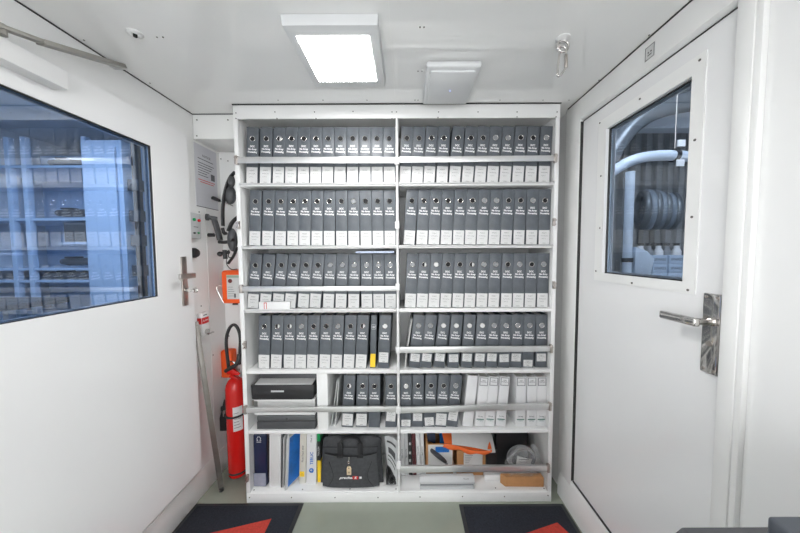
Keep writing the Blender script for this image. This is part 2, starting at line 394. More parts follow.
ap = thing('wireless_access_point', 'white rounded square box on the ceiling beside the lit lamp', 'access point', (.21,1.37,ZC-.04))
b = B(); b.box(.092,.328,1.235,1.545,ZC-.032,ZC-.006,bev=.010,seg=3); b.box(.112,.308,1.26,1.52,ZC-.040,ZC-.028,bev=.005); b.build('casing', mat('access_point_white',(.72,.73,.74),.35,noise=.02), parent=ap)
B().box(.10,.32,1.25,1.53,ZC-.006,ZC-.0005).build('mounting_plate', lgrey_m, parent=ap)
led = mat('lit_blue_status_led', (.35,.4,1.), .3, emis=2.)
p = onZ(450,91,ZC-.042); B().cyl((p.x,p.y,ZC-.042),(p.x,p.y,ZC-.038),.003,n=12).build('status_light', led, parent=ap)

p = onZ(135,33,ZC)
dt = thing('sprinkler_rosette', 'small round white ceiling rosette with a dark hole, left of the lamp', 'sprinkler', (p.x,p.y,ZC-.008))
B().lathe([(.024,.0),(.024,-.003),(.018,-.007),(.008,-.007),(.008,-.004)], (p.x,p.y,ZC)).build('rosette', wplas_m, parent=dt)
B().cyl((p.x,p.y,ZC-.014),(p.x,p.y,ZC-.004),.006,n=16).build('nozzle', gap_m, parent=dt)

# ring plate and carabiner
p = onZ(563,38,ZC)
ey = thing('ceiling_eye', 'white ceiling eye plate holding a snap hook', 'eye bolt', (p.x,p.y,ZC-.03))
B().lathe([(.026,0),(.026,-.004),(.014,-.010)], (p.x,p.y,ZC-.0005)).build('plate', wplas_m, parent=ey)
B().torus((p.x,p.y,ZC-.030),.021,.0045,axis=(0,1,0)).build('ring', steel_m, parent=ey)
ca = thing('carabiner', 'steel snap hook hanging from the ceiling eye', 'carabiner', (p.x,p.y,ZC-.14))
b = B(); zt = ZC-.032
loop = [(0,0),(.013,-.006),(.016,-.022),(.012,-.034)]
b.tube([(p.x-.012,p.y+.002,zt-.018),(p.x-.013,p.y,zt-.004),(p.x,p.y,zt+.002),(p.x+.013,p.y,zt-.006),(p.x+.014,p.y,zt-.030)],.0042,smooth=2)
b.tube([(p.x-.012,p.y,zt-.018),(p.x-.020,p.y,zt-.105),(p.x-.012,p.y,zt-.112),(p.x+.008,p.y,zt-.088),(p.x+.014,p.y,zt-.075)],.0042,smooth=2)
b.build('hook_body', steel_m, parent=ca)
B().cyl((p.x+.014,p.y,zt-.030),(p.x+.014,p.y,zt-.078),.006,n=14,bev=.001).build('gate_sleeve', bsteel_m, parent=ca)

# ================================================================== the cabinet
CX0, CX1, CZ1 = -.957, .860, ZC-.001
YF, YK = SF, YB-.002
DIV = -.048
cab = thing('binder_cabinet', 'tall white built-in shelf cabinet with six rows and two bays', 'cabinet', ((CX0+CX1)/2, (YF+YK)/2, 0))
for x0, x1, in ((CX0, CX0+.020), (CX1-.020, CX1)):
    B().box(x0,x1,YF,YK,0,CZ1-.001,bev=.001).build('side_panel', cab_m, parent=cab)
# face frame stiles on the front edge of each side
for x0, x1 in ((CX0, CX0+.023),(CX1-.023, CX1)):
    B().box(x0,x1,YF-.003,YF+.016,0,CZ1-.001,bev=.001).build('stile', cab_m, parent=cab)
B().box(CX0+.02,CX1-.02,YK-.010,YK,0,CZ1-.001).build('back_panel', cab_m, parent=cab)
B().box(CX0+.001,CX1-.001,YF-.006,YF+.010,ZC-.078,CZ1,bev=.001).build('fascia', cab_m, parent=cab)
B().box(CX0+.020,CX1-.020,YF+.010,YK-.01,ZC-.060,ZC-.045).build('top_panel', cab_m, parent=cab)
kp = B().box(CX0+.001,CX1-.001,YF-.005,YF+.012,0,.058,bev=.001).build('kick_panel', cab_m, parent=cab)
B().box(CX0+.02,CX1-.02,YF+.002,YK-.01,.040,.062,bev=.001).build('bottom_deck', cab_m, parent=cab)
B().box(DIV-.008,DIV+.008,YF+.02,YK-.01,.06,ZC-.046,bev=.001).build('divider', cab_m, parent=cab)
ZB = [1.882, 1.529, 1.161, .800, .438]            # top faces of the boards
TH = .018
for i, z in enumerate(ZB):
    for x0, x1 in ((CX0+.02, DIV-.008),(DIV+.008, CX1-.02)):
        B().box(x0,x1,YF+.001,YK-.01,z-TH,z,bev=.0012).build('shelf', cab_m, parent=cab)
DECK = .062
# front centre post and its clamps
B().box(DIV-.005,DIV+.005,YF-.010,YF+.006,.062,ZC-.078,bev=.002).build('centre_post', wplas_m, parent=cab)
for v in (161,225,287,350,410,465):
    cl = B(); p = onY(397.5,v,YF-.015); cl.box(DIV-.013,DIV+.013,YF-.024,YF-.004,p.z-.020,p.z+.020,bev=.004); cl.build('post_clamp', wplas_m, parent=cab)
# drop-in retaining bars
BARS = [('L',157,163.2,157,163.2),('R',156.8,162.8,155.5,161),('L',286.5,291.5,286,291),('R',347,353,346,351.5),
        ('L',407.5,412.5,406.5,411.5),('R',407.5,413,403.5,409.5),('R',466,472.5,465.5,471)]
for side, a0, a1, b0, b1 in BARS:
    ul, ur = (239,396) if side == 'L' else (399,551)
    x0 = CX0+.020 if side == 'L' else DIV+.010; x1 = DIV-.010 if side == 'L' else CX1-.030
    yb = YF-.014
    zl1, zl0 = onY(ul,a0,yb).z, onY(ul,a1,yb).z; zr1, zr0 = onY(ur,b0,yb).z, onY(ur,b1,yb).z
    q = B(); q.prism([(x0,zl0),(x1,zr0),(x1,zr1),(x0,zl1)], yb-.004, yb+.004, bev=.0015)
    q.prism([(x0,zl1-.004),(x1,zr1-.004),(x1,zr1),(x0,zl1)], yb, yb+.010, bev=.001)
    bo = q.build('retaining_bar', alu_m, parent=cab)
    e = B(); xe = (x0-.004) if side == 'L' else (x1+.004); ze = ((zl0+zl1) if side=='L' else (zr0+zr1))/2
    e.box(xe-.008,xe+.008,yb-.008,YF,ze-.024,ze+.024,bev=.003); e.cyl((xe,yb-.012,ze+.012),(xe,yb-.004,ze+.012),.007,n=14)
    e.build('bar_bracket', bsteel_m, parent=bo)
# empty brackets where no bar is fitted
for (u,v) in ((238.5,225),(554,222),(554,285),(245,345),(247.5,478)):
    p = onY(u,v,YF-.01); q = B(); q.box(p.x-.007,p.x+.007,YF-.016,YF-.002,p.z-.022,p.z+.022,bev=.003); q.cyl((p.x,YF-.026,p.z+.010),(p.x,YF-.014,p.z+.010),.007,n=14); q.cyl((p.x,YF-.026,p.z-.014),(p.x,YF-.014,p.z-.014),.005,n=14)
    q.build('bar_bracket', bsteel_m, parent=cab)
# thin lips along board edges
for side, i in (('L',1),('R',1),('L',0),('R',0),('L',2)):
    x0 = CX0+.024 if side == 'L' else DIV+.012; x1 = DIV-.012 if side == 'L' else CX1-.024
    q = B(); q.cyl((x0,YF-.003,ZB[i]-.005),(x1,YF-.003,ZB[i]-.005),.0035,n=10); q.cyl((x0,YF-.006,ZB[i]-.005),(x0+.008,YF-.006,ZB[i]-.005),.006,n=12); q.cyl((x1-.008,YF-.006,ZB[i]-.005),(x1,YF-.006,ZB[i]-.005),.006,n=12)
    q.build('edge_rod', alu_m, parent=cab)
# screws
def one_screw(p, ax, r=.0033):
    q = B(); q.cyl((p.x-ax[0],p.y-ax[1],p.z-ax[2]),(p.x+ax[0],p.y+ax[1],p.z+ax[2]),r,n=10); q.build('screw', screw_m, parent=cab)
for (u,v) in ((236,113),(275,112),(314.5,112),(353,111.5),(392,112),(396.5,112),(438.5,112),(478,112),(517,112),(557,112),(236,118.5),(277,118.5),(316,118.5),(392,118.5),(438,117.5),(517,117),(556,117),
              (249.5,497.5),(291.5,497.5),(335,497.5),(378,497.5),(420,497),(462.5,496.5),(504.5,496.5),(548,495.5)):
    one_screw(onY(u,v,YF-.006), (0,.0015,0))
for (u,v) in ((254,490),(302.5,489.5),(350,489),(396,489),(447,488.5),(495.5,488),(544,488.5)):
    one_screw(onZ(u,v,DECK), (0,0,.0008), .004)
# inner partition in fifth row, left bay
B().box(-.527,-.464,YF+.006,YK-.012,ZB[4],ZB[3]-TH,bev=.001).build('partition', cab_m, parent=cab)

# ================================================================== binders
BW, BD, BH = .068, .275, .318
def paper_lines(b, x0, x1, y, zs, h=.0016):
    for z, f in zs: b.box(x0, x0+(x1-x0)*f, y-.0003, y, z, z+h)
def binder_proto(hole='dark', lab=(.003,.080,0.), wide=BW, gr=''):
    t = thing('lever_arch_binder', 'x', 'binder', (0,0,0), 'x')
    w = wide/2
    sp = B().box(-w,w,0,.004,0,BH,bev=.0012); sp.box(-w,-w+.003,.002,BD,.0,BH,bev=.0008); sp.box(w-.003,w,.002,BD,.0,BH,bev=.0008)
    sp.build('cover', bind_m, parent=t)
    B().box(-w+.004,w-.004,.020,BD-.012,.006,.303).build('pages', page_m, parent=t)
    zr = BH-.065
    B().torus((0,-.0005,zr),.0140,.0016,n=24,k=6).build('finger_ring', steel_m, parent=t)
    if hole == 'dark': B().cyl((0,-.0006,zr),(0,.002,zr),.0128,n=22).build('finger_hole', hole_m, parent=t)
    elif hole == 'light': B().cyl((0,-.0006,zr),(0,.002,zr),.0128,n=22).build('finger_hole', label_m, parent=t)
    elif hole == 'grey': B().cyl((0,-.0006,zr),(0,.002,zr),.0128,n=22).build('finger_hole', mgrey_m, parent=t)
    else:
        B().cyl((0,-.0006,zr),(0,.002,zr),.0128,n=22).build('finger_hole', hole_m, parent=t)
        h = B(); pts = [(.0115*math.cos(a_), zr+.0115*math.sin(a_)) for a_ in [(-PI/2+PI*k/10) for k in range(11)]]
        h.prism([(.0015,zr-.0115)]+pts[1:-1]+[(.0015,zr+.0115)], -.0012, -.0004); h.build('paper_edge', label_m, parent=t)
    B().text('DCC\nNo Array\nProcessing', .0140, front((0,-.0006,BH-.123)), sx=.86, lines=1.12, bold=.0006).build('title', title_m, parent=t, smooth=False)
    if lab:
        z0, h, tilt = lab; lw = .031 if h > .07 else .027
        R_ = Matrix.Translation((0,0,z0+h/2)) @ Matrix.Rotation(-tilt,4,'Y')
        l = B().box(-lw,lw,-.0008,.0004,-h/2,h/2,M=R_).build('label', label_m, parent=t, smooth=False)
        q = B()
        q.text('PROJECT', .0068, R_ @ front((0,-.0011,h*.30)), th=.0003); q.text('Nav Processing', .0060, R_ @ front((0,-.0011,h*.10)), th=.0003)
        q.text('Line 01-12', .0052, R_ @ front((-.004,-.0011,-h*.10)), th=.0003); q.box(-lw*.3,lw*.3,-.0012,-.0008,-h/2+.006,-h/2+.0075,M=R_)
        q.build('label_print', ink_m, parent=l, smooth=False)
    return t
LABS = {'std':(.002,.081,0.), 'tall':(.002,.092,0.), 'mid':(.038,.046,0.), 'midt':(.034,.046,.08), 'low':(.006,.040,0.), 'lowt':(.008,.050,.12), 'big':(.010,.072,0.), 'bigt':(.038,.066,-.08), 'last':(.036,.060,0.), 'none':None, 'box':(.020,.070,0.)}
PROTO = {}; USED = set()
def get_binder(hole, lab):
    k = (hole, lab)
    if k not in PROTO:
        PROTO[k] = binder_proto(hole, LABS[lab]); USED.add(k); return PROTO[k]
    return copy_tree(PROTO[k])
ORD = ['first','second','third','fourth','fifth','sixth','seventh','eighth','ninth','tenth','eleventh','twelfth']
def c1(x): return 225+x*.3
def c1r(x): return 390+x*.3
def c3(x): return 225+x*.2628
def c3r(x): return 390+x*.2628
ROWS = [
 # name, bay, holes px, hole v, labels px, label v, board z, hole kinds, label kinds
 ('top', 'left', [c1(x) for x in (92,138,182,225,267,308,348,389,429,469,508,549)], 137.5, [c1(x) for x in (90,135,178,220,262,303,343,384,426,467,507,548)], 176, ZB[0], 'ddhddddddddd', 'tall'),
 ('top', 'right', [c1r(x) for x in (56,97,139,180,227,271,314,352,394,436,478,522)], 137, [c1r(x) for x in (48,90,130,174,217,260,302,343,385,427,470,514)], 174, ZB[0], 'dddddddggddg', 'tall'),
 ('second', 'left', [c1(x) for x in (102,146,188,228,267,309,351,389,432,472,512,549)], 201.5, [c1(x) for x in (100,143,185,226,266,307,348,389,430,471,511,551)], 238, ZB[1], 'ddddddddgddd', 'std'),
 ('second', 'right', [c1r(x) for x in (74,114,154,194,236,277,318,358,398,438,477,517)], 200.5, [c1r(x) for x in (65,107,147,188,229,270,310,350,388,430,472,514)], 237, ZB[1], 'ddddddggddgd', 'std'),
 ('third', 'left', [c3(x) for x in (116,167,215,264,312,358,408,453,497,540,587,633)], 264, [c3(x) for x in (106,155,203,250,300,345,396,443,491,540,587,632)], 300, ZB[2], 'ddddddgggggg', 'std'),
 ('third', 'right', [c3r(x) for x in (87,131,177,223,269,314,359,404,450,495,539,585)], 263, [c3r(x) for x in (79,124,168,213,259,304,350,395,443,488,533,580)], 300, ZB[2], 'ghlddhggdgdg', 'std'),
 ('fourth', 'left', [c3(x) for x in (150,200,246,292,338,385,430,478,525)], 325, [c3(x) for x in (148,195,245,290,333,380,425,472,518)], 361.5, ZB[3], 'dhhgddgdh', 'std'),
 ('fourth', 'right', [c3r(x) for x in (110,155,205,253,303,352,398,442,488,533,578)], 324, [c3r(x) for x in (97,140,190,242,293,342,388,434,480,526,576)], 358, ZB[3], 'ggllllggggg', 'mid'),
 ('fifth', 'left', [349.2,362.9,377.4-3,395.0-4], 386, [347.5,361.5,374.2,391.0], 421, ZB[4], 'hddd', 'box'),
 ('fifth', 'right', [405.8,418.1,431.1,443.8,455.9], 384, [404.9,416.9,428.9,440.5,452.5], 419, ZB[4], 'ldddg', 'x'),
]
HK = {'d':'dark','h':'half','l':'light','g':'grey'}
row4R_l = ['mid','mid','mid','midt','mid','mid','mid','midt','mid','low','mid']
row5L_l = ['big','big','none','bigt']
row5R_l = ['low','mid','lowt','big','bigt']
YS = YF+.030
bind_tilt = {}
for (rn, bay, hu, hv, lu, lv_, zb, hk, lk) in ROWS:
    n = len(hu); zh = onY(hu[0],hv,YS).z-zb
    base = []; top = []
    for i in range(n):
        H = onY(hu[i], hv, YS); L = onY(lu[i], lv_, YS)
        s_ = (H.x-L.x)/(H.z-L.z); b0 = L.x - s_*(L.z-zb)
        base.append(b0); top.append(b0+s_*BH)
    x0 = (CX0+.02 if bay == 'left' else DIV+.008); x1 = (DIV-.008 if bay == 'left' else CX1-.02)
    mn = BW+.0012
    if n >= 4:                                    # keep neighbours from cutting into each other, foot and head alike
        for arr in (base, top):
            arr[-1] = min(arr[-1], x1-BW/2-.0015)
            for i in range(n-2,-1,-1): arr[i] = min(arr[i], arr[i+1]-mn)
            if arr[0] < x0+BW/2+.0015: arr[0] = x0+BW/2+.0015
            for i in range(1,n): arr[i] = max(arr[i], arr[i-1]+mn)
    for i in range(n):
        lab = lk
        if rn == 'fourth' and bay == 'right': lab = row4R_l[i]
        if rn == 'fifth': lab = (row5L_l if bay == 'left' else row5R_l)[i]
        o = get_binder(HK[hk[i]], lab)
        ang = math.atan2(top[i]-base[i], BH)
        lift = abs(math.sin(ang))*BW/2 + .0006
        o.location = (base[i], YS+random.uniform(-.0015,.0015), zb+lift); o.rotation_euler = (0, ang, 0)
        o['category'] = 'binder'
        look = {'d':'dark hole','h':'half white hole','l':'white hole','g':'grey hole'}[hk[i]]
        o['label'] = 'grey binder with %s, %s from left, %s row, %s bay' % (look, ORD[i], rn, bay)
        if lab == 'none': o['label'] = 'grey lever arch binder without a label, third from the left, fifth row, left bay'
        o['group'] = 'grey binders in the %s row, %s bay' % (rn, bay)

# narrow binder with a yellow label
def px(u, v=360, Y=None): return onY(u, v, Y or YS).x
x = px(c3(559)); 
t = thing('slim_binder', 'slim grey binder with a yellow label at its foot, fourth row', 'binder', (0,0,0))
w = .0165
b = B().box(-w,w,0,.004,0,BH,bev=.001); b.box(-w,-w+.003,.002,BD,0,BH,bev=.0008); b.box(w-.003,w,.002,BD,0,BH,bev=.0008); b.build('cover', bind_m, parent=t)
B().box(-w+.004,w-.004,.02,BD-.012,.006,.303).build('pages', page_m, parent=t)
B().box(-w+.0015,w-.0015,-.0009,.0003,.008,.088).build('label', yel_m, parent=t, smooth=False, label='yellow label')
q = B(); q.text('OBP', .014, front((0,-.0006,.248)), sx=.8); q.build('title', title_m, parent=t, smooth=False)
q = B()
rr = [(-.012,.236),(.012,.236),(.012,.262),(-.012,.262)]
for i in range(4):
    a0, a1 = rr[i], rr[(i+1)%4]; q.box(min(a0[0],a1[0])-.0005,max(a0[0],a1[0])+.0005,-.0009,-.0003,min(a0[1],a1[1])-.0005,max(a0[1],a1[1])+.0005)
q.build('title_frame', title_m, parent=t, smooth=False)
t.location = (x+.004, YS, ZB[3]+.001); t.rotation_euler = (0,math.radians(2.0),0)
# last binder of the fourth row left, leaning, label raised
x = px(c3(594)); o = get_binder('light','last'); o.location = (x+.012, YS-.006, ZB[3]+.003); o.rotation_euler = (0,math.radians(3.0),0)
o['label'] = 'grey lever arch binder with raised label and white hole, right of the slim yellow-labelled one'; o['category'] = 'binder'; o['group'] = 'grey binders in the fourth row, left bay'

# leaning grey folder at the left of the fourth row right bay
t = thing('paper_folder', 'thin white folder leaning at the left of the fourth row, right bay', 'folder', (0,0,0))
b = B(); b.box(0,.002,0,.22,0,.30); b.box(.007,.009,0,.22,0,.30); b.box(0,.009,.22,.222,0,.30); b.build('cover', fold_m, parent=t, smooth=False)
B().box(.0025,.0065,-.003,.215,.004,.292).build('papers', page_m, parent=t, smooth=False)
t.location = (px(403.5)+.002, YS+.01, ZB[3]+.002); t.rotation_euler = (0,math.radians(8.5),0)

# white long carton lying in front of third row binders
p0 = onY(259.5,308,YF+.012); p1 = onY(290,299.5,YF+.012)
t = thing('small_carton', 'small long white carton with a red stripe in front of third row binders', 'carton', (p0.x,YF+.01,ZB[2]))
B().box(p0.x,p1.x,YF+.004,YF+.0265,ZB[2]+.0005,ZB[2]+.044,bev=.001).build('body', wplas_m, parent=t)
q = B(); xs = onY(265,300,YF+.004).x
rr = [(xs-.007,ZB[2]+.003),(xs+.009,ZB[2]+.041)]
q.box(xs-.007,xs-.004,YF+.0034,YF+.0039,ZB[2]+.003,ZB[2]+.041); q.box(xs+.006,xs+.009,YF+.0034,YF+.0039,ZB[2]+.003,ZB[2]+.041); q.box(xs-.0039,xs+.0059,YF+.0034,YF+.0039,ZB[2]+.037,ZB[2]+.041)
q.build('stripe', redp_m, parent=t, smooth=False)
# folded blue-white sheets lying on top of third row binders (left bay)
p0 = onY(356,249.5,YF+.02); p1 = onY(395,249.5,YF+.02)
t = B().box(p0.x,p1.x-.004,YF+.005,YF+.14,ZB[2]+.3235,ZB[2]+.334,bev=.001).build('document_wallet', mat('pale_blue_wallet',(.5,.58,.75),.3,noise=.1), label='thin pale blue document wallet lying flat on the third row binders', cat='document wallet')

# ---- fifth row left: printer, tray, box, folders
Z5 = ZB[4]
xl = onY(251,390,YF+.02).x; xr = onY(316,390,YF+.02).x-.010
zt0 = onY(290,400,YF+.015).z; zt1 = onY(290,385.5,YF+.015).z
t = thing('inkjet_printer', 'black printer with paper on top in the fifth row, left bay', 'printer', ((xl+xr)/2,YF+.1,zt0))
b = B()
prof = [(xl+.004,zt0+.004),(xl+.022,zt0),(xr-.016,zt0-.000),(xr-.004,zt0+.010),(xr-.001,zt1),(xl,zt1)]
b.prism(prof, YF+.018, YF+.27, bev=.003); b.build('body', black_m, parent=t)
b = B(); z2 = zt1+.001
b.prism([(YF+.085,z2),(YF+.27,z2),(YF+.27,z2+.048),(YF+.10,z2+.048)], xl+.010, xr-.004, axis='X', bev=.002); b.build('lid', dgrey_m, parent=t)
b = B(); b.prism([(YF+.024,z2),(YF+.083,z2+.0005),(YF+.083,z2+.012),(YF+.026,z2+.003)], xl+.022, xr-.014, axis='X'); b.build('paper', label_m, parent=t, smooth=False)
xm = onY(276,392,YF).x; zm = onY(276,391.5,YF+.015).z
B().box(xm-.038,xm+.038,YF+.0155,YF+.0185,zm-.005,zm+.005,bev=.001).build('maker_plate', lgrey_m, parent=t)
# white tray under the printer, resting on the box below
zb1 = Z5+.083
za0, za1 = zb1+.001, zt0-.001
t = thing('document_tray', 'white tray carrying the black printer, above the dark grey case', 'tray', ((xl+xr)/2,YF+.1,za0))
b = B(); b.box(xl+.014,xr-.001,YF+.022,YF+.28,za0,za0+.012,bev=.001); b.box(xl+.014,xr-.001,YF+.024,YF+.28,za1-.012,za1,bev=.001); b.box(xl+.020,xr-.008,YF+.05,YF+.27,za0+.01,za1-.01); b.build('tray_body', wplas_m, parent=t)
B().cyl((xl+.008,YF+.020,za1-.030),(xl+.008,YF+.020,za1-.004),.005,n=12).build('latch', bsteel_m, parent=t)
# dark grey case
xc0 = onY(257,420,YF+.02).x; xc1 = onY(316,420,YF+.02).x-.003
t = thing('equipment_case', 'dark grey flat case at the bottom of the fifth row, under the printer', 'case', ((xc0+xc1)/2,YF+.1,Z5))
b = B(); b.box(xc0,xc1,YF+.016,YF+.27,Z5+.001,Z5+.048,bev=.003); b.build('base', dgrey_m, parent=t)
B().box(xc0+.001,xc1-.001,YF+.018,YF+.27,Z5+.050,Z5+.082,bev=.003).build('lid', mat('case_lid_grey',(.10,.105,.11),.45,noise=.08), parent=t)
pz = onY(287,414.5,YF+.016); B().cyl((pz.x,YF+.013,Z5+.066),(pz.x,YF+.019,Z5+.066),.004,n=12).build('catch', steel_m, parent=t)
# leaning translucent folders
for k, (dx, ang, lb) in enumerate(((0.,15,'clear grey folder leaning steeply beside the partition, fifth row'),(.024,9.5,'grey plastic folder leaning against the first fifth row binder, left bay'))):
    t = thing('plastic_folder', lb, 'folder', (0,0,0), 'leaning folders in the fifth row')
    b = B(); b.box(0,.0015,0,.21,0,.29,bev=.0004); b.box(.005,.0065,0,.21,0,.29,bev=.0004); b.build('cover', fold_m, parent=t)
    B().box(.002,.0045,-.002,.20,.003,.284).build('papers', page_m if k else label_m, parent=t, smooth=False)
    t.location = (-.459+dx, YS+.012, Z5+.001); t.rotation_euler = (0,math.radians(ang*.55),0)

# ---- fifth row right: plain white binder + white binders with grey square
t = thing('white_binder', 'plain white binder without markings leaning on the grey ones, fifth row', 'binder', (0,0,0))
b = B().box(-.030,.030,0,.004,0,.312,bev=.0012); b.box(-.03,-.027,.002,.26,0,.312,bev=.0008); b.box(.027,.03,.002,.26,0,.312,bev=.0008); b.build('cover', wbind_m, parent=t)
B().box(-.026,.026,.02,.25,.005,.30).build('pages', page_m, parent=t)
t.location = (onY(467.5,428,YS).x, YS, Z5+.004); t.rotation_euler = (0,math.radians(5.5),0)
def wb_proto():
    t = thing('white_binder', 'x', 'binder', (0,0,0), 'white binders with a square window label')
    w = .029
    b = B().box(-w,w,0,.004,0,.305,bev=.0012); b.box(-w,-w+.003,.002,.26,0,.305,bev=.0008); b.box(w-.003,w,.002,.26,0,.305,bev=.0008); b.build('cover', wbind_m, parent=t)
    B().box(-w+.004,w-.004,.02,.25,.005,.295).build('pages', page_m, parent=t)
    q = B(); z0, z1 = .250, .300; a_ = .0245
    q.box(-a_,a_,-.001,0,z0,z0+.004); q.box(-a_,a_,-.001,0,z1-.004,z1); q.box(-a_,-a_+.004,-.001,0,z0,z1); q.box(a_-.004,a_,-.001,0,z0,z1)
    f = q.build('square_border', mgrey_m, parent=t, smooth=False)
    q = B(); q.text('USER\nMANUAL', .0085, front((0,-.0008,.277))); q.build('title', ink_m, parent=t, smooth=False)
    B().text('Survey', .011, front((0,-.0008,.062)),shear=.3).build('subtitle', ink_m, parent=t, smooth=False)
    B().box(-.018,.018,-.0009,-.0001,.128,.130).build('rule_line', ink_m, parent=t, smooth=False)
    q = B(); q.box(-.022,.022,-.0009,0,.040,.046); q.text('SYSTEMS', .0075, front((0,-.0008,.034))); q.build('green_stripe', mat('grey_green_print',(.10,.22,.19),.5,noise=.05), parent=t, smooth=False)
    return t
wpos = [(476.5,478.5,5.5),(483.5,490.5,4.5),(495.5,502.0,4.0),(517.0,520.5,2.5),(528.0,530.5,1.5),(539.5,541.5,1.0)]
lastx = onY(467.5,428,YS).x+.030
wp = wb_proto()
spots = []
xx = onY(543.5,425,YS).x
# right group of three upright, left group of three leaning
base = [onY(u,427,YS).x for u in (479.5,489.5,500.5,520.5,531.5,542.5)]
tops = [onY(u,376,YS).x for u in (484.5,494.5,505.5,521.5,532.3,542.8)]
mn = .0592
for arr, lim in ((base, CX1-.02-.031),(tops, CX1-.02-.031)):
    arr[-1] = min(arr[-1], lim)
    for i in range(4,-1,-1): arr[i] = min(arr[i], arr[i+1]-mn)
wl = ['first white binder with a square label, next to the plain white one','second white binder with a square label, left group of three','third white binder with a square label, left of the gap',
      'first white binder right of the gap, fifth row','second white binder from the right end, fifth row','last white binder at the right end of the fifth row']
for i in range(6):
    o = wp if i == 0 else copy_tree(wp)
    ang = math.atan2(tops[i]-base[i], .305)
    o.location = (base[i], YS+.002, Z5+abs(math.sin(ang))*.03+.001); o.rotation_euler = (0,ang,0); o['label'] = wl[i]; o['category'] = 'binder'; o['group'] = 'white binders with a square window label'

# ================================================================== bottom row, left bay
Z6 = DECK+.001
# navy headphone case
xa0, xa1 = onY(254,484,YF+.05).x+.006, onY(269,484,YF+.05).x
t = thing('headset_box', 'dark navy box with a white headphone symbol, left end of bottom row', 'box', ((xa0+xa1)/2,YF+.15,Z6))
b = B().box(xa0,xa1-.006,YF+.042,YF+.29,Z6,Z6+.325,bev=.010,seg=3); b.build('body', blue_m, parent=t)
b = B(); b.prism([(xa1-.006,Z6+.06),(xa1-.002,Z6+.02),(xa1+.004,Z6+.05),(xa1+.012,Z6+.30),(xa1-.002,Z6+.325),(xa1-.0055,Z6+.3)], YF+.05, YF+.28); b.build('spine_shell', black_m, parent=t)
b = B(); b.box(xa0-.001,xa1-.012,YF+.036,YF+.0415,Z6+.002,Z6+.085,bev=.003); b.build('clear_sleeve', mat('smoky_sleeve',(.28,.29,.36),.2,noise=.15,nscale=20), parent=t)
q = B(); cx = (xa0+xa1)/2-.006; cz = Z6+.298
q.tube([(cx-.014,YF+.0410,cz-.010),(cx-.006,YF+.0410,cz-.010),(cx-.012,YF+.0410,cz+.002),(cx-.006,YF+.0410,cz+.014),(cx+.006,YF+.0410,cz+.014),(cx+.012,YF+.0410,cz+.002),(cx+.006,YF+.0410,cz-.010),(cx+.014,YF+.0410,cz-.010)],.0016,n=6)
q.box(cx-.014,cx+.014,YF+.0405,YF+.0415,cz-.020,cz-.017); q.build('headphone_symbol', title_m, parent=t)
# wide white box file
def xat(u, v=460, d=.04): return onY(u, v, YF+d).x
x0, x1 = xat(269.5), xat(282)
t = thing('box_file', 'blank white box file standing right of the navy box', 'box file', ((x0+x1)/2,YF+.15,Z6))
b = B().prism([(x0-.004,Z6),(x1-.012,Z6),(x1+.000,Z6+.335),(x0+.007,Z6+.335)], YF+.035, YF+.30, bev=.0015); b.build('case', wbind_m, parent=t)
b = B().prism([(x0+.004,Z6+.01),(x1-.018,Z6+.01),(x1-.006,Z6+.325),(x0+.013,Z6+.325)], YF+.0335, YF+.0348, bev=.0003); b.build('spine_panel', label_m, parent=t)
# thin dark folder & grey folder
xs = x1
for k, (dx, w_, m_, lb) in enumerate(((.002,.0075,dgrey_m,'thin black folder leaning beside the white box file'),(.012,.006,lgrey_m,'thin grey folder between black folder and white envelope'))):
    B().prism([(xs-.010+dx,Z6),(xs-.010+dx+w_,Z6),(xs+.004+dx+w_,Z6+.325-.01*k),(xs+.004+dx,Z6+.325-.01*k)], YF+.030, YF+.26, bev=.001).build('document_folder', m_, label=lb, cat='folder', group='thin folders in the bottom row')
# blue brochure in a clear sleeve leaning
xb0 = xat(290.5,480,.02)-.015; xb1 = xat(302,440,.06)
t = thing('brochure', 'blue and white brochure leaning forward over the shelf edge', 'brochure', (xb0,YF,Z6))
def sh(u, v): return Vector((xb0-.014 + u*.052 + v*.020 - .0*u, YF+.006+u*.10, Z6+.001+v*.322+u*.012))
B().sheet(sh, 6, 8, .002).build('cover', label_m, parent=t)
def sh2(u, v): return Vector((xb0-.012 + (.18+.78*u)*.052 + (.03+.93*v)*.020, YF+.0045+(.18+.78*u)*.10-.0005, Z6+.003+(.02+.95*v)*.322+(.18+.78*u)*.012)) 
B().sheet(sh2, 6, 8, .001).build('blue_artwork', bluep_m, parent=t)
t = B().prism([(xb0-.028,Z6),(xb0-.016,Z6),(xb0+.002,Z6+.33),(xb0-.008,Z6+.33)], YF+.05, YF+.27, bev=.001).build('clear_sleeve_folder', wplas_m, label='white plastic sleeve folder just left of the blue brochure', cat='folder')
# two boxes (cream with yellow sticker, white with blue logo)
xc = [xat(296.5), xat(306), xat(315.5)]
t = thing('product_box', 'cream box with a yellow sticker and vertical text, bottom row', 'box', ((xc[0]+xc[1])/2,YF+.15,Z6))
B().prism([(xc[0]+.004,Z6),(xc[1]-.014,Z6),(xc[1]-.001,Z6+.328),(xc[0]+.018,Z6+.328)], YF+.060, YF+.29, bev=.001).build('carton', cream_m, parent=t)
cx = (xc[0]+xc[1])/2
q = B(); q.text('PhotoTrack 3000', .015, front((cx+.003,YF+.0595,Z6+.19),roll=PI/2-.05)); q.build('title', ink_m, parent=t, smooth=False)
q = B(); q.box(cx-.020,cx+.010,YF+.058,YF+.0598,Z6+.045,Z6+.078,bev=.0005); q.build('sticker', yel_m, parent=t)
q = B(); q.text('2', .022, front((cx-.005,YF+.0575,Z6+.062))); q.build('sticker_print', mat('ochre_ink',(.4,.25,.05),.6,noise=.05), parent=t, smooth=False)
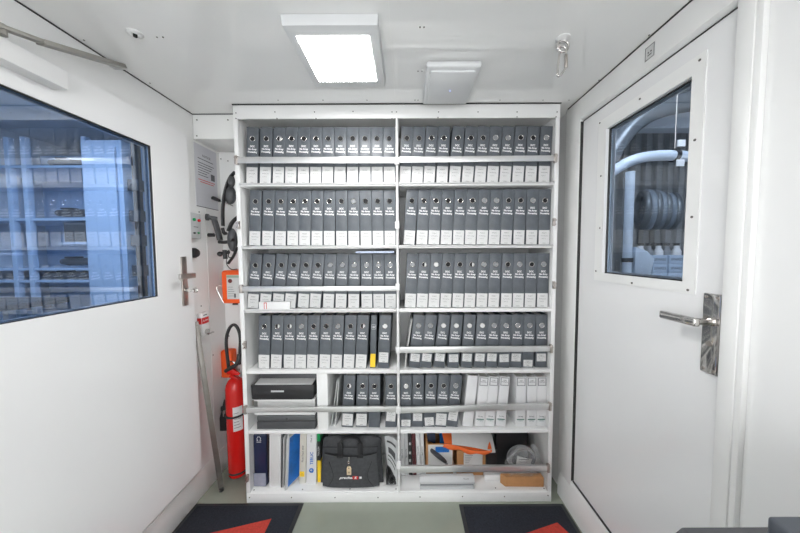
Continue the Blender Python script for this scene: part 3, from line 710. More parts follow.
t = thing('product_box', 'white box with a blue round logo and vertical lettering', 'box', ((xc[1]+xc[2])/2,YF+.15,Z6))
B().prism([(xc[1]-.008,Z6),(xc[2]-.004,Z6),(xc[2]+.003,Z6+.328),(xc[1]+.003,Z6+.328)], YF+.056, YF+.29, bev=.001).build('carton', wbind_m, parent=t)
cx = (xc[1]+xc[2])/2-.001
q = B(); q.text('TERUC', .026, front((cx+.002,YF+.0555,Z6+.165),roll=PI/2-.04),bold=.0006); q.torus((cx-.002,YF+.0555,Z6+.088),.0105,.0045,n=20,k=6); q.sphere((cx+.004,YF+.0555,Z6+.080),.007,sy=.1); q.build('logo', bluep_m, parent=t, smooth=False)
q = B(); q.text('Mark 21', .014, front((cx+.002,YF+.0555,Z6+.29),roll=PI/2-.04)); q.build('title', ink_m, parent=t, smooth=False)
# green / black / yellow pack
x0, x1 = xat(316.6,460,.06), xat(320.0,460,.06)
t = thing('card_pack', 'slim green, black and yellow pack wedged left of the laptop bag', 'pack', ((x0+x1)/2,YF+.15,Z6))
B().box(x0,x1,YF+.070,YF+.25,Z6+.140,Z6+.262).build('black_band', black_m, parent=t, smooth=False)
B().box(x0,x1,YF+.070,YF+.25,Z6,Z6+.1395).build('yellow_base', yel_m, parent=t, smooth=False)
B().box(x0,x1,YF+.070,YF+.25,Z6+.2625,Z6+.325).build('green_head', green_m, parent=t, smooth=False)
B().text('TOUGH', .016, front(((x0+x1)/2,YF+.0695,Z6+.20),roll=PI/2)).build('lettering', title_m, parent=t, smooth=False)

# laptop bag
bx0, bx1 = onY(318.5,487,YF+.02).x, onY(383,487,YF+.02).x
zt = Z6+.318
t = thing('laptop_bag', 'charcoal nylon laptop bag with key tag and logo, bottom row', 'bag', ((bx0+bx1)/2,YF+.1,Z6))
b = B()
W = bx1-bx0
def body(u, v):
    x = bx0 + W*u; z = Z6 + .004 + .300*v
    taper = 1-.10*v
    x = (bx0+bx1)/2 + (x-(bx0+bx1)/2)*taper + .004*v
    bulge = math.sin(PI*min(max(u,0),1))**.5*math.sin(PI*min(max(v,0),1))**.4
    wr = .004*math.sin(9*u+7*v)*math.sin(5*v+3*u)
    return x, z, bulge, wr
nu, nv = 28, 24
bmm = bmesh.new(); A = []; C_ = []
for i in range(nu+1):
    ra, rc = [], []
    for j_ in range(nv+1):
        u, v = i/nu, j_/nv; x, z, bu, wr = body(u, v)
        cr = .020*max(0,v-.9)*10*abs(2*u-1)**6
        ra.append(bmm.verts.new((x, YF+.062-.040*bu-wr*bu, z-cr))); rc.append(bmm.verts.new((x, YF+.072+.040*bu, z-cr)))
    A.append(ra); C_.append(rc)
for i in range(nu):
    for j_ in range(nv):
        bmm.faces.new((A[i][j_],A[i+1][j_],A[i+1][j_+1],A[i][j_+1])); bmm.faces.new((C_[i][j_],C_[i][j_+1],C_[i+1][j_+1],C_[i+1][j_]))
for i in range(nu):
    for j_ in (0,nv): bmm.faces.new((A[i][j_],C_[i][j_],C_[i+1][j_],A[i+1][j_]))
for j_ in range(nv):
    for i in (0,nu): bmm.faces.new((A[i][j_],A[i][j_+1],C_[i][j_+1],C_[i][j_]))
bmesh.ops.recalc_face_normals(bmm, faces=bmm.faces)
b._add(bmm); b.build('bag_body', fabric_m, parent=t)
# front pocket flap
cxm = (bx0+bx1)/2
def pk(u, v):
    x = bx0+.022 + (W-.044)*u; x = cxm+(x-cxm)*(1-.09*v)
    return Vector((x, YF+.0185-.003*math.sin(PI*u)-.003*math.sin(PI*v)+(.012*(abs(2*u-1)**4)), Z6+.012+.205*v-.012*math.sin(PI*u)*v))
B().sheet(pk, 20, 14, .004).build('front_pocket', mat('charcoal_nylon_panel',(.055,.057,.063),.6,noise=.2,nscale=60,bump=.4,bscale=300), parent=t)
q = B(); q.tube([pk(i/16,1)+Vector((0,-.003,.002)) for i in range(17)],.0022,n=6)
q.tube([Vector((cxm+(x_-cxm), YF+.020-.004*math.sin(PI*(x_-bx0)/W), Z6+.262)) for x_ in [bx0+.03+(W-.06)*i/14 for i in range(15)]],.002,n=6)
q.tube([pk(.10,0)+Vector((0,-.003,0)),pk(.22,.35)+Vector((0,-.003,0)),pk(.10,.8)+Vector((0,-.003,0))],.0016,n=6,smooth=2); q.tube([pk(.90,0)+Vector((0,-.003,0)),pk(.78,.35)+Vector((0,-.003,0)),pk(.9,.8)+Vector((0,-.003,0))],.0016,n=6,smooth=2)
q.build('piping', web_m, parent=t)
for sx_ in (-1,1):
    q = B(); xx = cxm + sx_*.060
    q.box(xx-.015,xx+.015,YF+.010,YF+.0165,Z6+.205,Z6+.292,bev=.002); q.box(xx-.019,xx+.019,YF+.008,YF+.0155,Z6+.200,Z6+.212,bev=.002)
    q.build('handle_strap', web_m, parent=t)
q = B(); q.tube([(cxm-.060,YF+.020,Z6+.290),(cxm-.045,YF+.026,Z6+.311),(cxm,YF+.030,Z6+.318),(cxm+.045,YF+.026,Z6+.311),(cxm+.060,YF+.020,Z6+.290)],.009,n=10,smooth=2,flat=.7); q.build('handle_grip', web_m, parent=t)
q = B(); q.text('precitec', .020, front((cxm-.022,YF+.0090,Z6+.078)),shear=.35,sx=1.3,bold=.0008); q.box(cxm+.055,cxm+.068,YF+.0085,YF+.0092,Z6+.072,Z6+.085); q.build('logo_lettering', title_m, parent=t, smooth=False)
q = B().box(cxm+.014,cxm+.048,YF+.0080,YF+.0092,Z6+.069,Z6+.088); q.build('logo_patch', redp_m, parent=t)
q = B(); q.text('K', .018, front((cxm+.031,YF+.0078,Z6+.078)),shear=.3,bold=.001); q.build('logo_letter', title_m, parent=t, smooth=False)
tp = onY(349,470,YF)
tg = thing('key_tag', 'beige plastic key tag hanging from the laptop bag', 'key tag', (tp.x,YF-.002,tp.z-.03))
q = B(); pts = [(-.013,-.030),(.013,-.030),(.014,.010),(.008,.022),(-.008,.022),(-.014,.010)]
q.prism([(tp.x+a_,tp.z+b_) for a_,b_ in pts], YF-.002, YF+.002, bev=.0012); q.build('tag_body', tag_m, parent=tg)
q = B(); q.cyl((tp.x,YF-.0025,tp.z+.012),(tp.x,YF-.0015,tp.z+.012),.003,n=12); q.box(tp.x-.008,tp.x+.008,YF-.0025,YF-.002,tp.z-.012,tp.z-.010); q.box(tp.x-.008,tp.x+.006,YF-.0025,YF-.002,tp.z-.018,tp.z-.016); q.build('tag_hole', gap_m, parent=tg)
q = B(); q.tube([(tp.x,YF-.001,tp.z+.014),(tp.x-.004,YF-.002,tp.z+.040),(tp.x-.001,YF+.004,tp.z+.060),(tp.x-.001,YF+.010,tp.z+.072)],.0014,n=6,smooth=1); q.torus((tp.x-.001,YF-.0005,tp.z+.048),.007,.0013,n=16,k=6); q.box(tp.x-.004,tp.x+.004,YF+.0,YF+.003,tp.z+.060,tp.z+.078,bev=.001); q.build('key_ring', steel_m, parent=tg)

# striped papers curling at the right of the bag
px0, px1 = xat(384.5,445,.03), DIV-.011
t = thing('magazine', 'grey curled magazine with dark bars leaning right of the laptop bag', 'magazine', ((px0+px1)/2,YF+.05,Z6+.1))
def mg(u, v):
    w_ = v**1.6
    return Vector((px1-.001 - (.074*(1-u))*(1-.25*(1-v)) + -.0*v - .030*(1-v)**2*0, YF+.022+.016*math.sin(PI*u)+.01*u, Z6+.328 - .180*(1-v) - .105*u**1.3*(1-v) - .035*u))
B().sheet(mg, 8, 10, .005).build('pages', lgrey_m, parent=t)
q = B()
for v0, v1_, u0, u1 in ((.80,.86,.15,.9),(.48,.66,.22,.85),(.36,.40,.15,.9),(.22,.26,.1,.8)):
    q.sheet(lambda u, v: mg(u0+(u1-u0)*u, v0+(v1_-v0)*v)+Vector((0,-.0035,0)), 6, 2, .0008)
q.build('printed_bars', dgrey_m, parent=t)
t = thing('power_adapter', 'black power adapter with coiled lead under the grey magazine', 'power adapter', (px1-.04,YF+.05,Z6))
q = B(); q.box(px1-.070,px1-.006,YF+.045,YF+.16,Z6,Z6+.032,bev=.006,seg=3); q.build('brick', black_m, parent=t)
q = B(); 
q.tube([(px1-.062,YF+.04,Z6+.036),(px1-.066,YF+.035,Z6+.10),(px1-.045,YF+.045,Z6+.155),(px1-.040,YF+.04,Z6+.09),(px1-.020,YF+.035,Z6+.06),(px1-.012,YF+.04,Z6+.036),(px1-.035,YF+.03,Z6+.020),(px1-.055,YF+.028,Z6+.045),(px1-.030,YF+.034,Z6+.085)],.006,n=8,smooth=2)
q.build('lead', black_m, parent=t)
B().box(px1-.052,px1-.020,YF+.0435,YF+.0448,Z6+.010,Z6+.022).build('rating_label', lgrey_m, parent=t, smooth=False)

# ================================================================== bottom row, right bay
cols = [(399.5,404.5,wbind_m,.285,'white file at the far left of the right bay bottom row'),
        (404.8,408.6,lgrey_m,.29,'light grey file second from the left in the bottom right bay'),
        (409.0,413.0,black_m,.325,'black file with white specks between pale files, bottom right bay'),
        (413.2,416.8,mat('dark_red_board',srgb(92,40,46),.5,noise=.3,nscale=30),.33,'dark red file beside the black one, bottom right bay'),
        (417.1,421.3,wbind_m,.325,'thick white file right of the dark red one'),
        (421.5,425.3,label_m,.32,'white cardboard file next to the open cardboard box')]
YF += .06
for (u0,u1,m_,h_,lb) in cols:
    x0 = max(xat(u0,460,.06), DIV+.0095); x1 = xat(u1,460,.06)-.001; lean = .012 if u0 > 408.9 else .004
    t = thing('file_binder', lb, 'file', ((x0+x1)/2,YF+.15,Z6), 'files in the bottom right bay')
    B().prism([(x0,Z6),(x1,Z6),(x1-lean,Z6+h_),(x0-lean,Z6+h_)] if u0 > 404 else [(x0,Z6),(x1,Z6),(x1-.001,Z6+h_),(x0-.0,Z6+h_)], YF+.062, YF+.25, bev=.001).build('cover', m_, parent=t)
    q = B(); xm = (x0+x1)/2-lean*.5
    if m_ in (black_m,): 
        for z_ in (.05,.09,.14,.2): q.box(xm-.006,xm+.006,YF+.0606,YF+.0616,Z6+z_,Z6+z_+.016)
        q.build('spine_print', lgrey_m, parent=t, smooth=False)
    else:
        q.text('FIELD NOTES', .010, front((xm,YF+.0616,Z6+h_*.5),roll=PI/2+.03)); q.build('spine_print', ink_m, parent=t, smooth=False)
# open cardboard box with papers
x0, x1 = xat(426,470,.06), xat(453,470,.06)
t = thing('cardboard_box', 'open cardboard box with a white panel behind the black wand', 'box', ((x0+x1)/2,YF+.15,Z6))
hz = onY(430,443,YF+.06).z+.012
q = B(); q.box(x0,x0+.010,YF+.062,YF+.245,Z6,hz); q.box(x1-.008,x1,YF+.062,YF+.245,Z6,hz-.03); q.box(x0,x1,YF+.062,YF+.067,Z6,hz-.020); q.box(x0,x1,YF+.240,YF+.245,Z6,hz); q.box(x0,x1,YF+.062,YF+.245,Z6,Z6+.004); q.build('carton', card_m, parent=t)
q = B().box(x0+.014,x1-.004,YF+.0595,YF+.0615,Z6+.050,hz-.024); q.build('white_panel', label_m, parent=t)
q = B(); q.box(x0+.06,x1-.025,YF+.0575,YF+.0592,hz-.072,hz-.036); q.build('blue_patch', bluep_m, parent=t, smooth=False)
wnd0 = onY(431,450,YF+.05); wnd1 = onY(446,462,YF+.05)
q = B(); q.tube([wnd0, wnd0.lerp(wnd1,.3), wnd0.lerp(wnd1,.7), wnd1], lambda s_: .008+.013*math.sin(PI*min(1,.15+.72*s_)), n=12, smooth=1, flat=.6)
t = thing('handset', 'black oval handset leaning across the white panel of the cardboard box', 'handset', tuple(wnd1-Vector((0,0,.02))))
q.build('shell', dgrey_m, parent=t); 
B().cyl(wnd1+Vector((.002,-.012,-.004)), wnd1+Vector((.002,-.015,-.004)), .009).build('button_pad', mgrey_m, parent=t)
# blue pouch and black cables in the box
x2 = xat(432,438,.12)
B().sheet(lambda u,v: Vector((xat(440,440,.10)+.085*u, YF+.10+.02*math.sin(3*u)+.06*v, hz-.05+.115*v-.02*u)), 8, 8, .012).build('blue_pouch', mat('bright_blue_plastic',srgb(25,100,170),.3,noise=.2,nscale=12,bump=.5,bscale=20), label='bright blue plastic pouch sticking out of the open cardboard box', cat='pouch')
B().sheet(lambda u,v: Vector((xat(427,436,.12)+.055*u, YF+.12+.03*v, hz-.05+.12*v+.01*math.sin(5*u))), 6, 6, .015).build('navy_pouch', mat('navy_nylon',(.02,.03,.07),.5,noise=.2,bump=.4), label='dark navy pouch at the left in the open cardboard box', cat='pouch')
# small cardboard box with label
x0, x1 = xat(457,460,.06), xat(485.5,460,.06)
t = thing('cardboard_box', 'closed cardboard box with a white label under the orange envelope', 'box', ((x0+x1)/2,YF+.15,Z6+.06))
zb0 = Z6; zb1_ = onY(470,450.5,YF+.06).z
q = B(); q.box(x0,x1,YF+.058,YF+.24,zb0,zb1_,bev=.002); q.box(x0-.0005,x0+.001,YF+.06,YF+.24,zb0,zb1_); q.build('carton', card_m, parent=t)
B().box(x0+.042,x1-.020,YF+.0565,YF+.0575,zb1_-.092,zb1_-.014).build('label', label_m, parent=t, smooth=False)
q = B()
for k in range(5): q.box(x0+.050,x0+.050+.05*(1-.12*k),YF+.0557,YF+.0564,zb1_-.03-.012*k,zb1_-.0285-.012*k)
q.build('label_print', ink_m, parent=t, smooth=False)
# orange envelope with white sheet on top
zz = zb1_+.004
eL, eR = xat(444,440,.05), xat(488,450,.05)
def env(u, v):
    return Vector((eL+.006*v + (eR-eL+.02)*u - .02*v*(1-u), YF+.040+.13*v, zz+.016+.048*v*(1-.6*u) + .045*(1-u)**2 + .008*math.sin(7*u+2*v)))
def env2(u, v): return env(u, v)
t = thing('orange_envelope', 'crumpled orange plastic envelope spilling over the cardboard boxes', 'envelope', (eL,YF+.05,zz))
q = B(); q.sheet(env, 16, 8, .004)
# hanging front flap
q.sheet(lambda u,v: env(u,0)+Vector((-.010*v*(1-u), -.004*math.sin(PI*v)-.002, -.004-(.020+.016*math.sin(9*u)**2)*v*(1-.3*u))), 16, 4, .003)
q.build('envelope_body', oenv_m, parent=t)
t = B().sheet(lambda u,v: Vector((xat(452,440,.04)+(.272)*u+.01*v, YF+.034+.11*v, zz+.024+.064*v*(1-.35*u)+.030*(1-u)-.020*u*u)), 12, 8, .0015).build('paper_sheet', label_m, label='white paper sheets lying on the orange envelope', cat='paper')
# black box
x0, x1 = xat(486.3,455,.07), xat(497,455,.07)
t = thing('battery_box', 'small black box with a white strip, right of the labelled cardboard box', 'box', ((x0+x1)/2,YF+.12,Z6+.04))
zk0 = Z6+.0; zk1 = onY(490,449,YF+.07).z
B().box(x0,x1,YF+.068,YF+.18,zk0+.04,zk1,bev=.003).build('body', black_m, parent=t)
B().box(x0+.001,x1-.001,YF+.069,YF+.18,zk0,zk0+.0395,bev=.001).build('base', lgrey_m, parent=t)
B().box(x0+.012,x1-.012,YF+.0665,YF+.0677,zk1-.024,zk1-.012).build('strip', label_m, parent=t, smooth=False)
# dark equipment box behind
YF -= .06
x0, x1 = xat(498,440,.18), xat(528.5,440,.18)
t = thing('equipment_case', 'black equipment case at the back of the bottom right compartment', 'case', ((x0+x1)/2,YF+.22,Z6))
B().box(x0-.01,x1,YF+.185,YF+.30,Z6,Z6+.345,bev=.004).build('body', black_m, parent=t)
B().box(x0-.009,x1-.001,YF+.182,YF+.1845,Z6+.27,Z6+.276).build('lid_seam', mgrey_m, parent=t)
# white papers / small white box beneath
x0, x1 = xat(486,468,.05), xat(507,468,.05)
B().box(x0,x1+.02,YF+.075,YF+.115,Z6+.0005,Z6+.035,bev=.001).build('white_carton', wplas_m, label='low white carton in front of the small black box', cat='carton')
# bag of coiled cable
cc = onY(521,456,YF+.09)
t = thing('cable_coil', 'coil of grey cable with a white tag in a clear bag', 'cable', (cc.x,cc.y,Z6))
q = B()
for k in range(7):
    q.torus((cc.x+.004*math.sin(k*2.1), YF+.070+.011*(k%3), cc.z-.004+.004*math.cos(k*1.7)), .080-.0055*(k//3)-.002*(k%2), .0046, axis=(.05*math.sin(k),1,.10+.05*math.cos(k)), n=36)
q.build('coil', cable_m, parent=t)
B().sheet(lambda u,v: Vector((cc.x-.050+.088*u+.012*v, YF+.052-.006*math.sin(PI*u), cc.z-.055+.085*v+.02*u-.04*u)), 6, 6, .001).build('tag', label_m, parent=t)
q = B()
for k in range(4): q.box(cc.x-.030,cc.x+.030-.01*k,YF+.0440,YF+.0446,cc.z+.010-.016*k,cc.z+.014-.016*k)
q.build('tag_print', ink_m, parent=t, smooth=False)
def bag(u, v):
    a_ = PI*(u-.5); 
    return Vector((cc.x+(.105+.01*math.sin(5*v))*(u*2-1)*(.55+.45*math.sin(PI*min(1,v*.8+.2)))+.01*math.sin(9*v), YF+.036-.012*math.cos(a_)*math.sin(PI*v)+.006*math.sin(13*u+5*v)*math.sin(11*v), cc.z-.085+.19*v+.008*math.sin(8*u)))
B().sheet(bag, 26, 22, .0012).build('clear_bag', clear_m, parent=t)
# long grey flat device
x0, x1 = xat(419.5,478,.02), xat(474.5,478,.02)
t = thing('laminator', 'long flat light grey device lying at the front of the bottom shelf', 'office machine', ((x0+x1)/2,YF+.03,Z6))
q = B(); q.prism([(YF+.016,Z6+.030),(YF+.010,Z6+.040),(YF+.012,Z6+.050),(YF+.03,Z6+.066),(YF+.055,Z6+.066),(YF+.055,Z6+.030)], x0, x1, axis='X', bev=.002); q.build('cover', mat('silver_grey_plastic',(.60,.61,.62),.4,noise=.03), parent=t)
B().box(x0+.004,x1-.002,YF+.013,YF+.054,Z6,Z6+.018,bev=.002).build('base', lgrey_m, parent=t)
B().box(x0+.006,x1-.006,YF+.020,YF+.053,Z6+.018,Z6+.030).build('slot', mgrey_m, parent=t)
B().text('FELLOW', .009, Matrix.Translation((x1-.05,YF+.0200,Z6+.0585)) @ Matrix.Rotation(math.radians(42),4,'X')).build('lettering', ink_m, parent=t, smooth=False)
# flat cardboard at right
x0, x1 = xat(503,480,.02), xat(544.5,480,.02)
t = thing('cardboard_box', 'flat brown cardboard box under the bagged cable', 'box', ((x0+x1)/2,YF+.08,Z6))
q = B(); q.prism([(x0+.018,YF+.030),(x1,YF+.026),(x1-.004,YF+.060),(x0-.004,YF+.060)], Z6, Z6+.058, axis='Z', bev=.002); q.build('carton', card_m, parent=t)
B().prism([(x0+.018,YF+.031),(x1-.002,YF+.027),(x1-.006,YF+.059),(x0-.000,YF+.059)], Z6+.0583, Z6+.0605, axis='Z').build('lid', card_m, parent=t, smooth=False)

# ================================================================== left niche
WN = XL+.0005
# notice sheet
t = thing('wall_notice', 'white notice board sheet with printed paragraphs on the niche wall', 'notice', (XL,1.81,1.77))
B().box(WN,XL+.003,1.70,1.895,1.772,2.150).build('sheet', mat('pale_notice_card',(.62,.62,.66),.35,noise=.02), parent=t, smooth=False)
B().box(XL+.0031,XL+.0036,1.700,1.895,1.772,1.776).build('bottom_edge', ink_m, parent=t, smooth=False)
q = B(); 
for z_, y0, y1 in ((2.065,1.725,1.86),(2.04,1.725,1.865),(2.025,1.725,1.85),(2.01,1.725,1.84),(1.995,1.725,1.82),(1.980,1.725,1.80),(1.965,1.725,1.81)): q.box(XL+.003,XL+.0038,y0,y1,z_,z_+.004)
q.box(XL+.003,XL+.0040,1.835,1.870,1.955,1.995); q.text('NOTICE', .020, faceX((XL+.0036,1.80,2.09))); q.build('print', ink_m, parent=t, smooth=False)
q = B()
for z_, y0, y1 in ((1.938,1.725,1.870),(1.925,1.74,1.860)): q.box(XL+.003,XL+.0038,y0,y1,z_,z_+.004)
q.build('red_print', redp_m, parent=t, smooth=False)
# push button box
t = thing('push_button_box', 'pale grey box with green and red push buttons on the niche wall', 'switch box', (XL,1.71,1.59))
fX = XL+.030
e0, e1 = onX(190,238,fX), onX(200.5,214,fX)
B().box(WN,fX,1.612,e1.y,e0.z,e1.z,bev=.003).build('enclosure', lgrey_m, parent=t)
def knob(u, v, r, m_, nm, lb=None):
    c_ = onX(u,v,fX); B().cyl((fX-.001,c_.y,c_.z),(fX+.009,c_.y,c_.z),r,n=18,bev=.0015).build(nm, m_, parent=t, label=lb)
knob(193.6,219.5,.0085,green_m,'push_button','green push button'); knob(198.4,220.5,.0085,redp_m,'push_button','red push button')
knob(194,233,.005,black_m,'key_switch'); knob(198,233,.005,green_m,'indicator')
c_ = onX(196,227,fX); B().box(fX,fX+.0006,c_.y-.018,c_.y+.018,c_.z-.002,c_.z+.002).build('lettering', ink_m, parent=t, smooth=False)
# round black knob below
p = onX(193,253,XL); t = thing('wall_socket', 'round black fitting on the niche wall below the button box', 'socket', (XL,p.y,p.z))
B().lathe([(.030,0),(.030,.012),(.022,.026),(.010,.028)], (WN,p.y,p.z), M=Matrix.Rotation(PI/2,4,'Y')).build('cap', black_m, parent=t)
# hook with black grips
p = onX(214,199,XL+.03); 
t = thing('coat_hook', 'black-tipped metal peg sticking out over the notice', 'hook', (XL,1.86,1.83))
a = onY(213,198,1.80); b_ = onY(233,206,1.74)
q = B(); q.tube([(XL+.002,1.90,a.z-.005), (a.x+.03,1.86,a.z-.012), b_], .0028, n=8); q.build('rod', steel_m, parent=t)
B().tube([a, a.lerp(b_,.18), a.lerp(b_,.34)], lambda s_: .012 if s_ < .6 else .009, n=12).build('grip', black_m, parent=t)
q = B(); q.tube([a.lerp(b_,.3), b_], .0022, n=8); q.build('shaft', steel_m, parent=t)

# wired handset holder (dark metal clamp arm)
t = thing('radio_handset', 'dark grey angled handset on a wall cradle beside the button box', 'handset', (XL,1.80,1.50))
A0 = onX(207,219,XL+.06); A1 = onY(216,220,1.80); A2 = onY(220.5,241,1.80); A3 = onY(231,243,1.72)
q = B(); flat = .6
q.tube([onY(214,219,1.78), onY(217,228,1.78), onY(220,240,1.78)], .021, n=14, smooth=1, flat=.7); q.build('grip', dgrey_m, parent=t)
q = B(); q.cyl(onY(207,217,1.76), onY(217,219,1.78), .013, n=16); q.cyl(onY(206.2,217,1.755), onY(208.5,217.2,1.765), .021, n=16); q.build('head', dgrey_m, parent=t)
q = B(); q.tube([onY(219,242,1.77), onY(226,242.5,1.75), onY(233,240,1.70)], .010, n=10, smooth=1); q.cyl(onY(208.5,235,1.78), onY(214,235,1.78), .012, n=14); q.tube([(XL+.002,1.82,onY(214,235,1.8).z),onY(214,235,1.8)],.006,n=8); q.build('bracket', black_m, parent=t)

# hanging headsets
def arc(c, R, a0, a1, n=14, ys=0., el=1.):
    return [Vector((c[0]+R*math.cos(math.radians(a0+(a1-a0)*i/n)), c[1]+ys*i/n, c[2]+el*R*math.sin(math.radians(a0+(a1-a0)*i/n)))) for i in range(n+1)]
t = thing('headset', 'black padded headset hanging in the upper niche beside the cabinet', 'headset', (-1.05,1.72,1.6))
q = B(); q.tube([onY(223,226,1.72),onY(222.5,210,1.72),onY(224,197,1.72),onY(227,184,1.72),onY(231,176,1.72),onY(235,172,1.72)], .014, n=12, smooth=2, flat=.6); q.build('headband', black_m, parent=t)
q = B(); q.sphere(onY(230,195,1.74), .050, sx=.72, sy=.55, sz=1.15); q.sphere(onY(231.5,181,1.72), .032, sx=.6,sy=.6,sz=1.2); q.build('ear_cushion', dgrey_m, parent=t)
q = B(); q.tube([onY(222.5,228,1.73),onY(224,234,1.73),onY(226.5,233,1.73)], .010, n=10, smooth=1); q.build('microphone_boom', black_m, parent=t)
t = thing('headset', 'black headset with a thin cable hanging above the orange case', 'headset', (-1.05,1.72,1.35))
q = B(); q.tube([onY(238,217,1.72),onY(232,222,1.72),onY(228.5,231,1.72)], .016, n=12, smooth=2, flat=.6); q.build('headband', black_m, parent=t)
q = B(); q.tube([onY(237,247,1.70),onY(234,256,1.70),onY(228,263.5,1.70)], .012, n=12, smooth=2, flat=.6); q.build('headband', black_m, parent=t)
q = B(); q.sphere(onY(232.5,240,1.73), .045, sx=.62, sy=.6, sz=1.6); q.build('ear_cushion', dgrey_m, parent=t)
q = B(); q.cyl(onY(219,254,1.74), onY(229,252,1.74), .011, n=14); q.cyl(onY(225.5,259,1.74), onY(224.5,250,1.74), .012, n=14); q.sphere(onY(220,254,1.74), .016); q.build('microphone', black_m, parent=t)
q = B(); q.tube([onY(227,258,1.73),onY(226,264,1.73),onY(231,270,1.73),onY(237,269,1.72)], .0025, n=8, smooth=2); q.tube([onY(229,250,1.73),onY(228,258,1.74),onY(233,257,1.72)],.003,n=8,smooth=1); q.build('cable', black_m, parent=t)

# orange case
o0 = onY(219,304,1.76); o1 = onY(242,270.5,1.76)
t = thing('orange_case', 'bright orange emergency case with a white instruction panel, in the niche', 'emergency case', ((o0.x+o1.x)/2,1.80,o0.z))
q = B(); q.box(o0.x+.012,o1.x+.03,1.765,YB-.003,o0.z,o1.z,bev=.018,seg=4); q.build('shell', orange_m, parent=t)
q = B().box(o0.x+.052,o1.x+.02,1.761,1.7645,o0.z+.030,o1.z-.028,bev=.001); lp = q.build('instruction_panel', label_m, parent=t)
q = B(); q.box(o0.x+.054,o1.x+.018,1.7595,1.7608,o1.z-.045,o1.z-.031); q.build('green_heading', mat('grey_green_panel',(.35,.48,.36),.5,noise=.05), parent=lp, smooth=False)
q = B(); q.cyl((o0.x+.075,1.7595,o1.z-.066),(o0.x+.075,1.761,o1.z-.066),.013,n=20); q.build('warning_dot', mat('maroon_print',(.16,.03,.03),.5,noise=.05), parent=lp, smooth=False)
q = B()
for k in range(5): q.box(o0.x+.060,o0.x+.060+.05*(1-.1*k),1.7600,1.7608,o0.z+.050+.014*k,o0.z+.052+.014*k)
q.box(o0.x+.098,o0.x+.108,1.7600,1.7608,o0.z+.040,o0.z+.066); q.build('panel_print', ink_m, parent=lp, smooth=False)
q = B(); q.tube([(o0.x+.034,1.755,o0.z+.008),(o0.x+.010,1.752,o0.z+.060),(o0.x-.006,1.750,o0.z+.100),(o0.x-.002,1.755,o0.z+.118),(o0.x+.016,1.77,o0.z+.120)],.0028,n=8,smooth=1); q.build('handle_wire', steel_m, parent=t)
B().cyl((o0.x+.07,1.79,o0.z-.006),(o0.x+.10,1.79,o0.z-.006),.006,n=12).build('latch', black_m, parent=t)
# red/white sign and key box
p = onX(198.5,320,XL)
t = thing('break_glass_box', 'small white box with a red sticker and metal toggle beside the left door', 'key box', (XL,1.70,1.14))
za, zb_ = onX(198,339,XL+.02).z, onX(198,314,XL+.02).z
B().box(WN,XL+.030,1.665,1.725,za,zb_,bev=.002).build('housing', wplas_m, parent=t)
zr0, zr1 = za+(zb_-za)*.55, za+(zb_-za)*.80
q = B(); q.box(XL+.030,XL+.0312,1.667,1.723,zr0,zr1); q.box(WN+.003,XL+.029,1.6638,1.665,zr0,zr1); rs = q.build('red_sticker', redp_m, parent=t, smooth=False)
q = B(); q.text('ALARM', .014, faceX((XL+.0316,1.695,(zr0+zr1)/2))); q.build('sticker_print', title_m, parent=rs, smooth=False)
q = B(); q.box(XL+.030,XL+.0308,1.680,1.712,zb_-.018,zb_-.012); q.build('heading_print', ink_m, parent=t, smooth=False)
q = B(); q.cyl((XL+.030,1.70,za+.030),(XL+.042,1.70,za+.030),.015,n=18); q.box(XL+.035,XL+.05,1.690,1.745,za+.010,za+.018,bev=.003); q.build('toggle', steel_m, parent=t)

# fire extinguisher
exx = onY(234,400,1.76).x; exy = 1.78; R_ = .058
zbt = onY(234,478,1.74).z; ztp = onY(234,382,1.74).z
t = thing('fire_extinguisher', 'red fire extinguisher strapped to the wall beside the cabinet', 'fire extinguisher', (exx,exy,zbt))
q = B(); q.lathe([(.045,0),(R_-.004,.006),(R_,.02),(R_,ztp-zbt-.055),(R_*.93,ztp-zbt-.03),(R_*.72,ztp-zbt-.006),(R_*.42,ztp-zbt+.010),(.018,ztp-zbt+.018)], (exx,exy,zbt), n=36); q.build('cylinder', red_m, parent=t)
q = B(); q.lathe([(R_+.001,.028),(R_+.002,.030),(R_+.002,.038),(R_+.001,.040)], (exx,exy,zbt), n=36); q.build('foot_band', black_m, parent=t)
zv = ztp+.015
q = B(); q.cyl((exx,exy,zv),(exx,exy,zv+.065),.016,n=16); q.cyl((exx-.02,exy,zv+.040),(exx+.025,exy,zv+.040),.013,n=16); q.build('valve', bsteel_m, parent=t)
q = B(); q.prism([(exx-.022,zv+.040),(exx+.050,zv+.030),(exx+.062,zv+.040),(exx+.010,zv+.075),(exx-.020,zv+.080)], exy-.050, exy-.036, bev=.002)
q.prism([(exx-.010,zv+.020),(exx+.045,zv+.000),(exx+.050,zv+.010),(exx,zv+.034)], exy-.052, exy-.030, bev=.002)
q.box(exx-.012,exx+.012,exy-.036,exy-.010,zv+.044,zv+.060,bev=.002); q.build('lever', red_m, parent=t)
q = B(); q.torus((exx-.010,exy-.016,zv+.085),.024,.004,axis=(0,1,0),n=24); q.cyl((exx-.01,exy-.02,zv+.06),(exx-.01,exy-.02,zv+.03),.012); q.build('pressure_ring', steel_m, parent=t)
q = B(); hpts = [onY(229,372,1.75),onY(228,362,1.74),onY(226.5,350,1.74),onY(226,338,1.74),onY(229,328,1.74),onY(233.5,324,1.74),onY(237.5,327,1.74),onY(240.5,336,1.745),onY(240,352,1.75),onY(239.5,364,1.76)]
q.tube(hpts, .0095, n=12, smooth=2); q.build('hose', black_m, parent=t)
q = B(); q.tube([onY(239.5,354,1.75),onY(238,364,1.735),onY(229,369,1.735),onY(226,371,1.74)], .013, n=12, smooth=2); q.build('nozzle', black_m, parent=t)
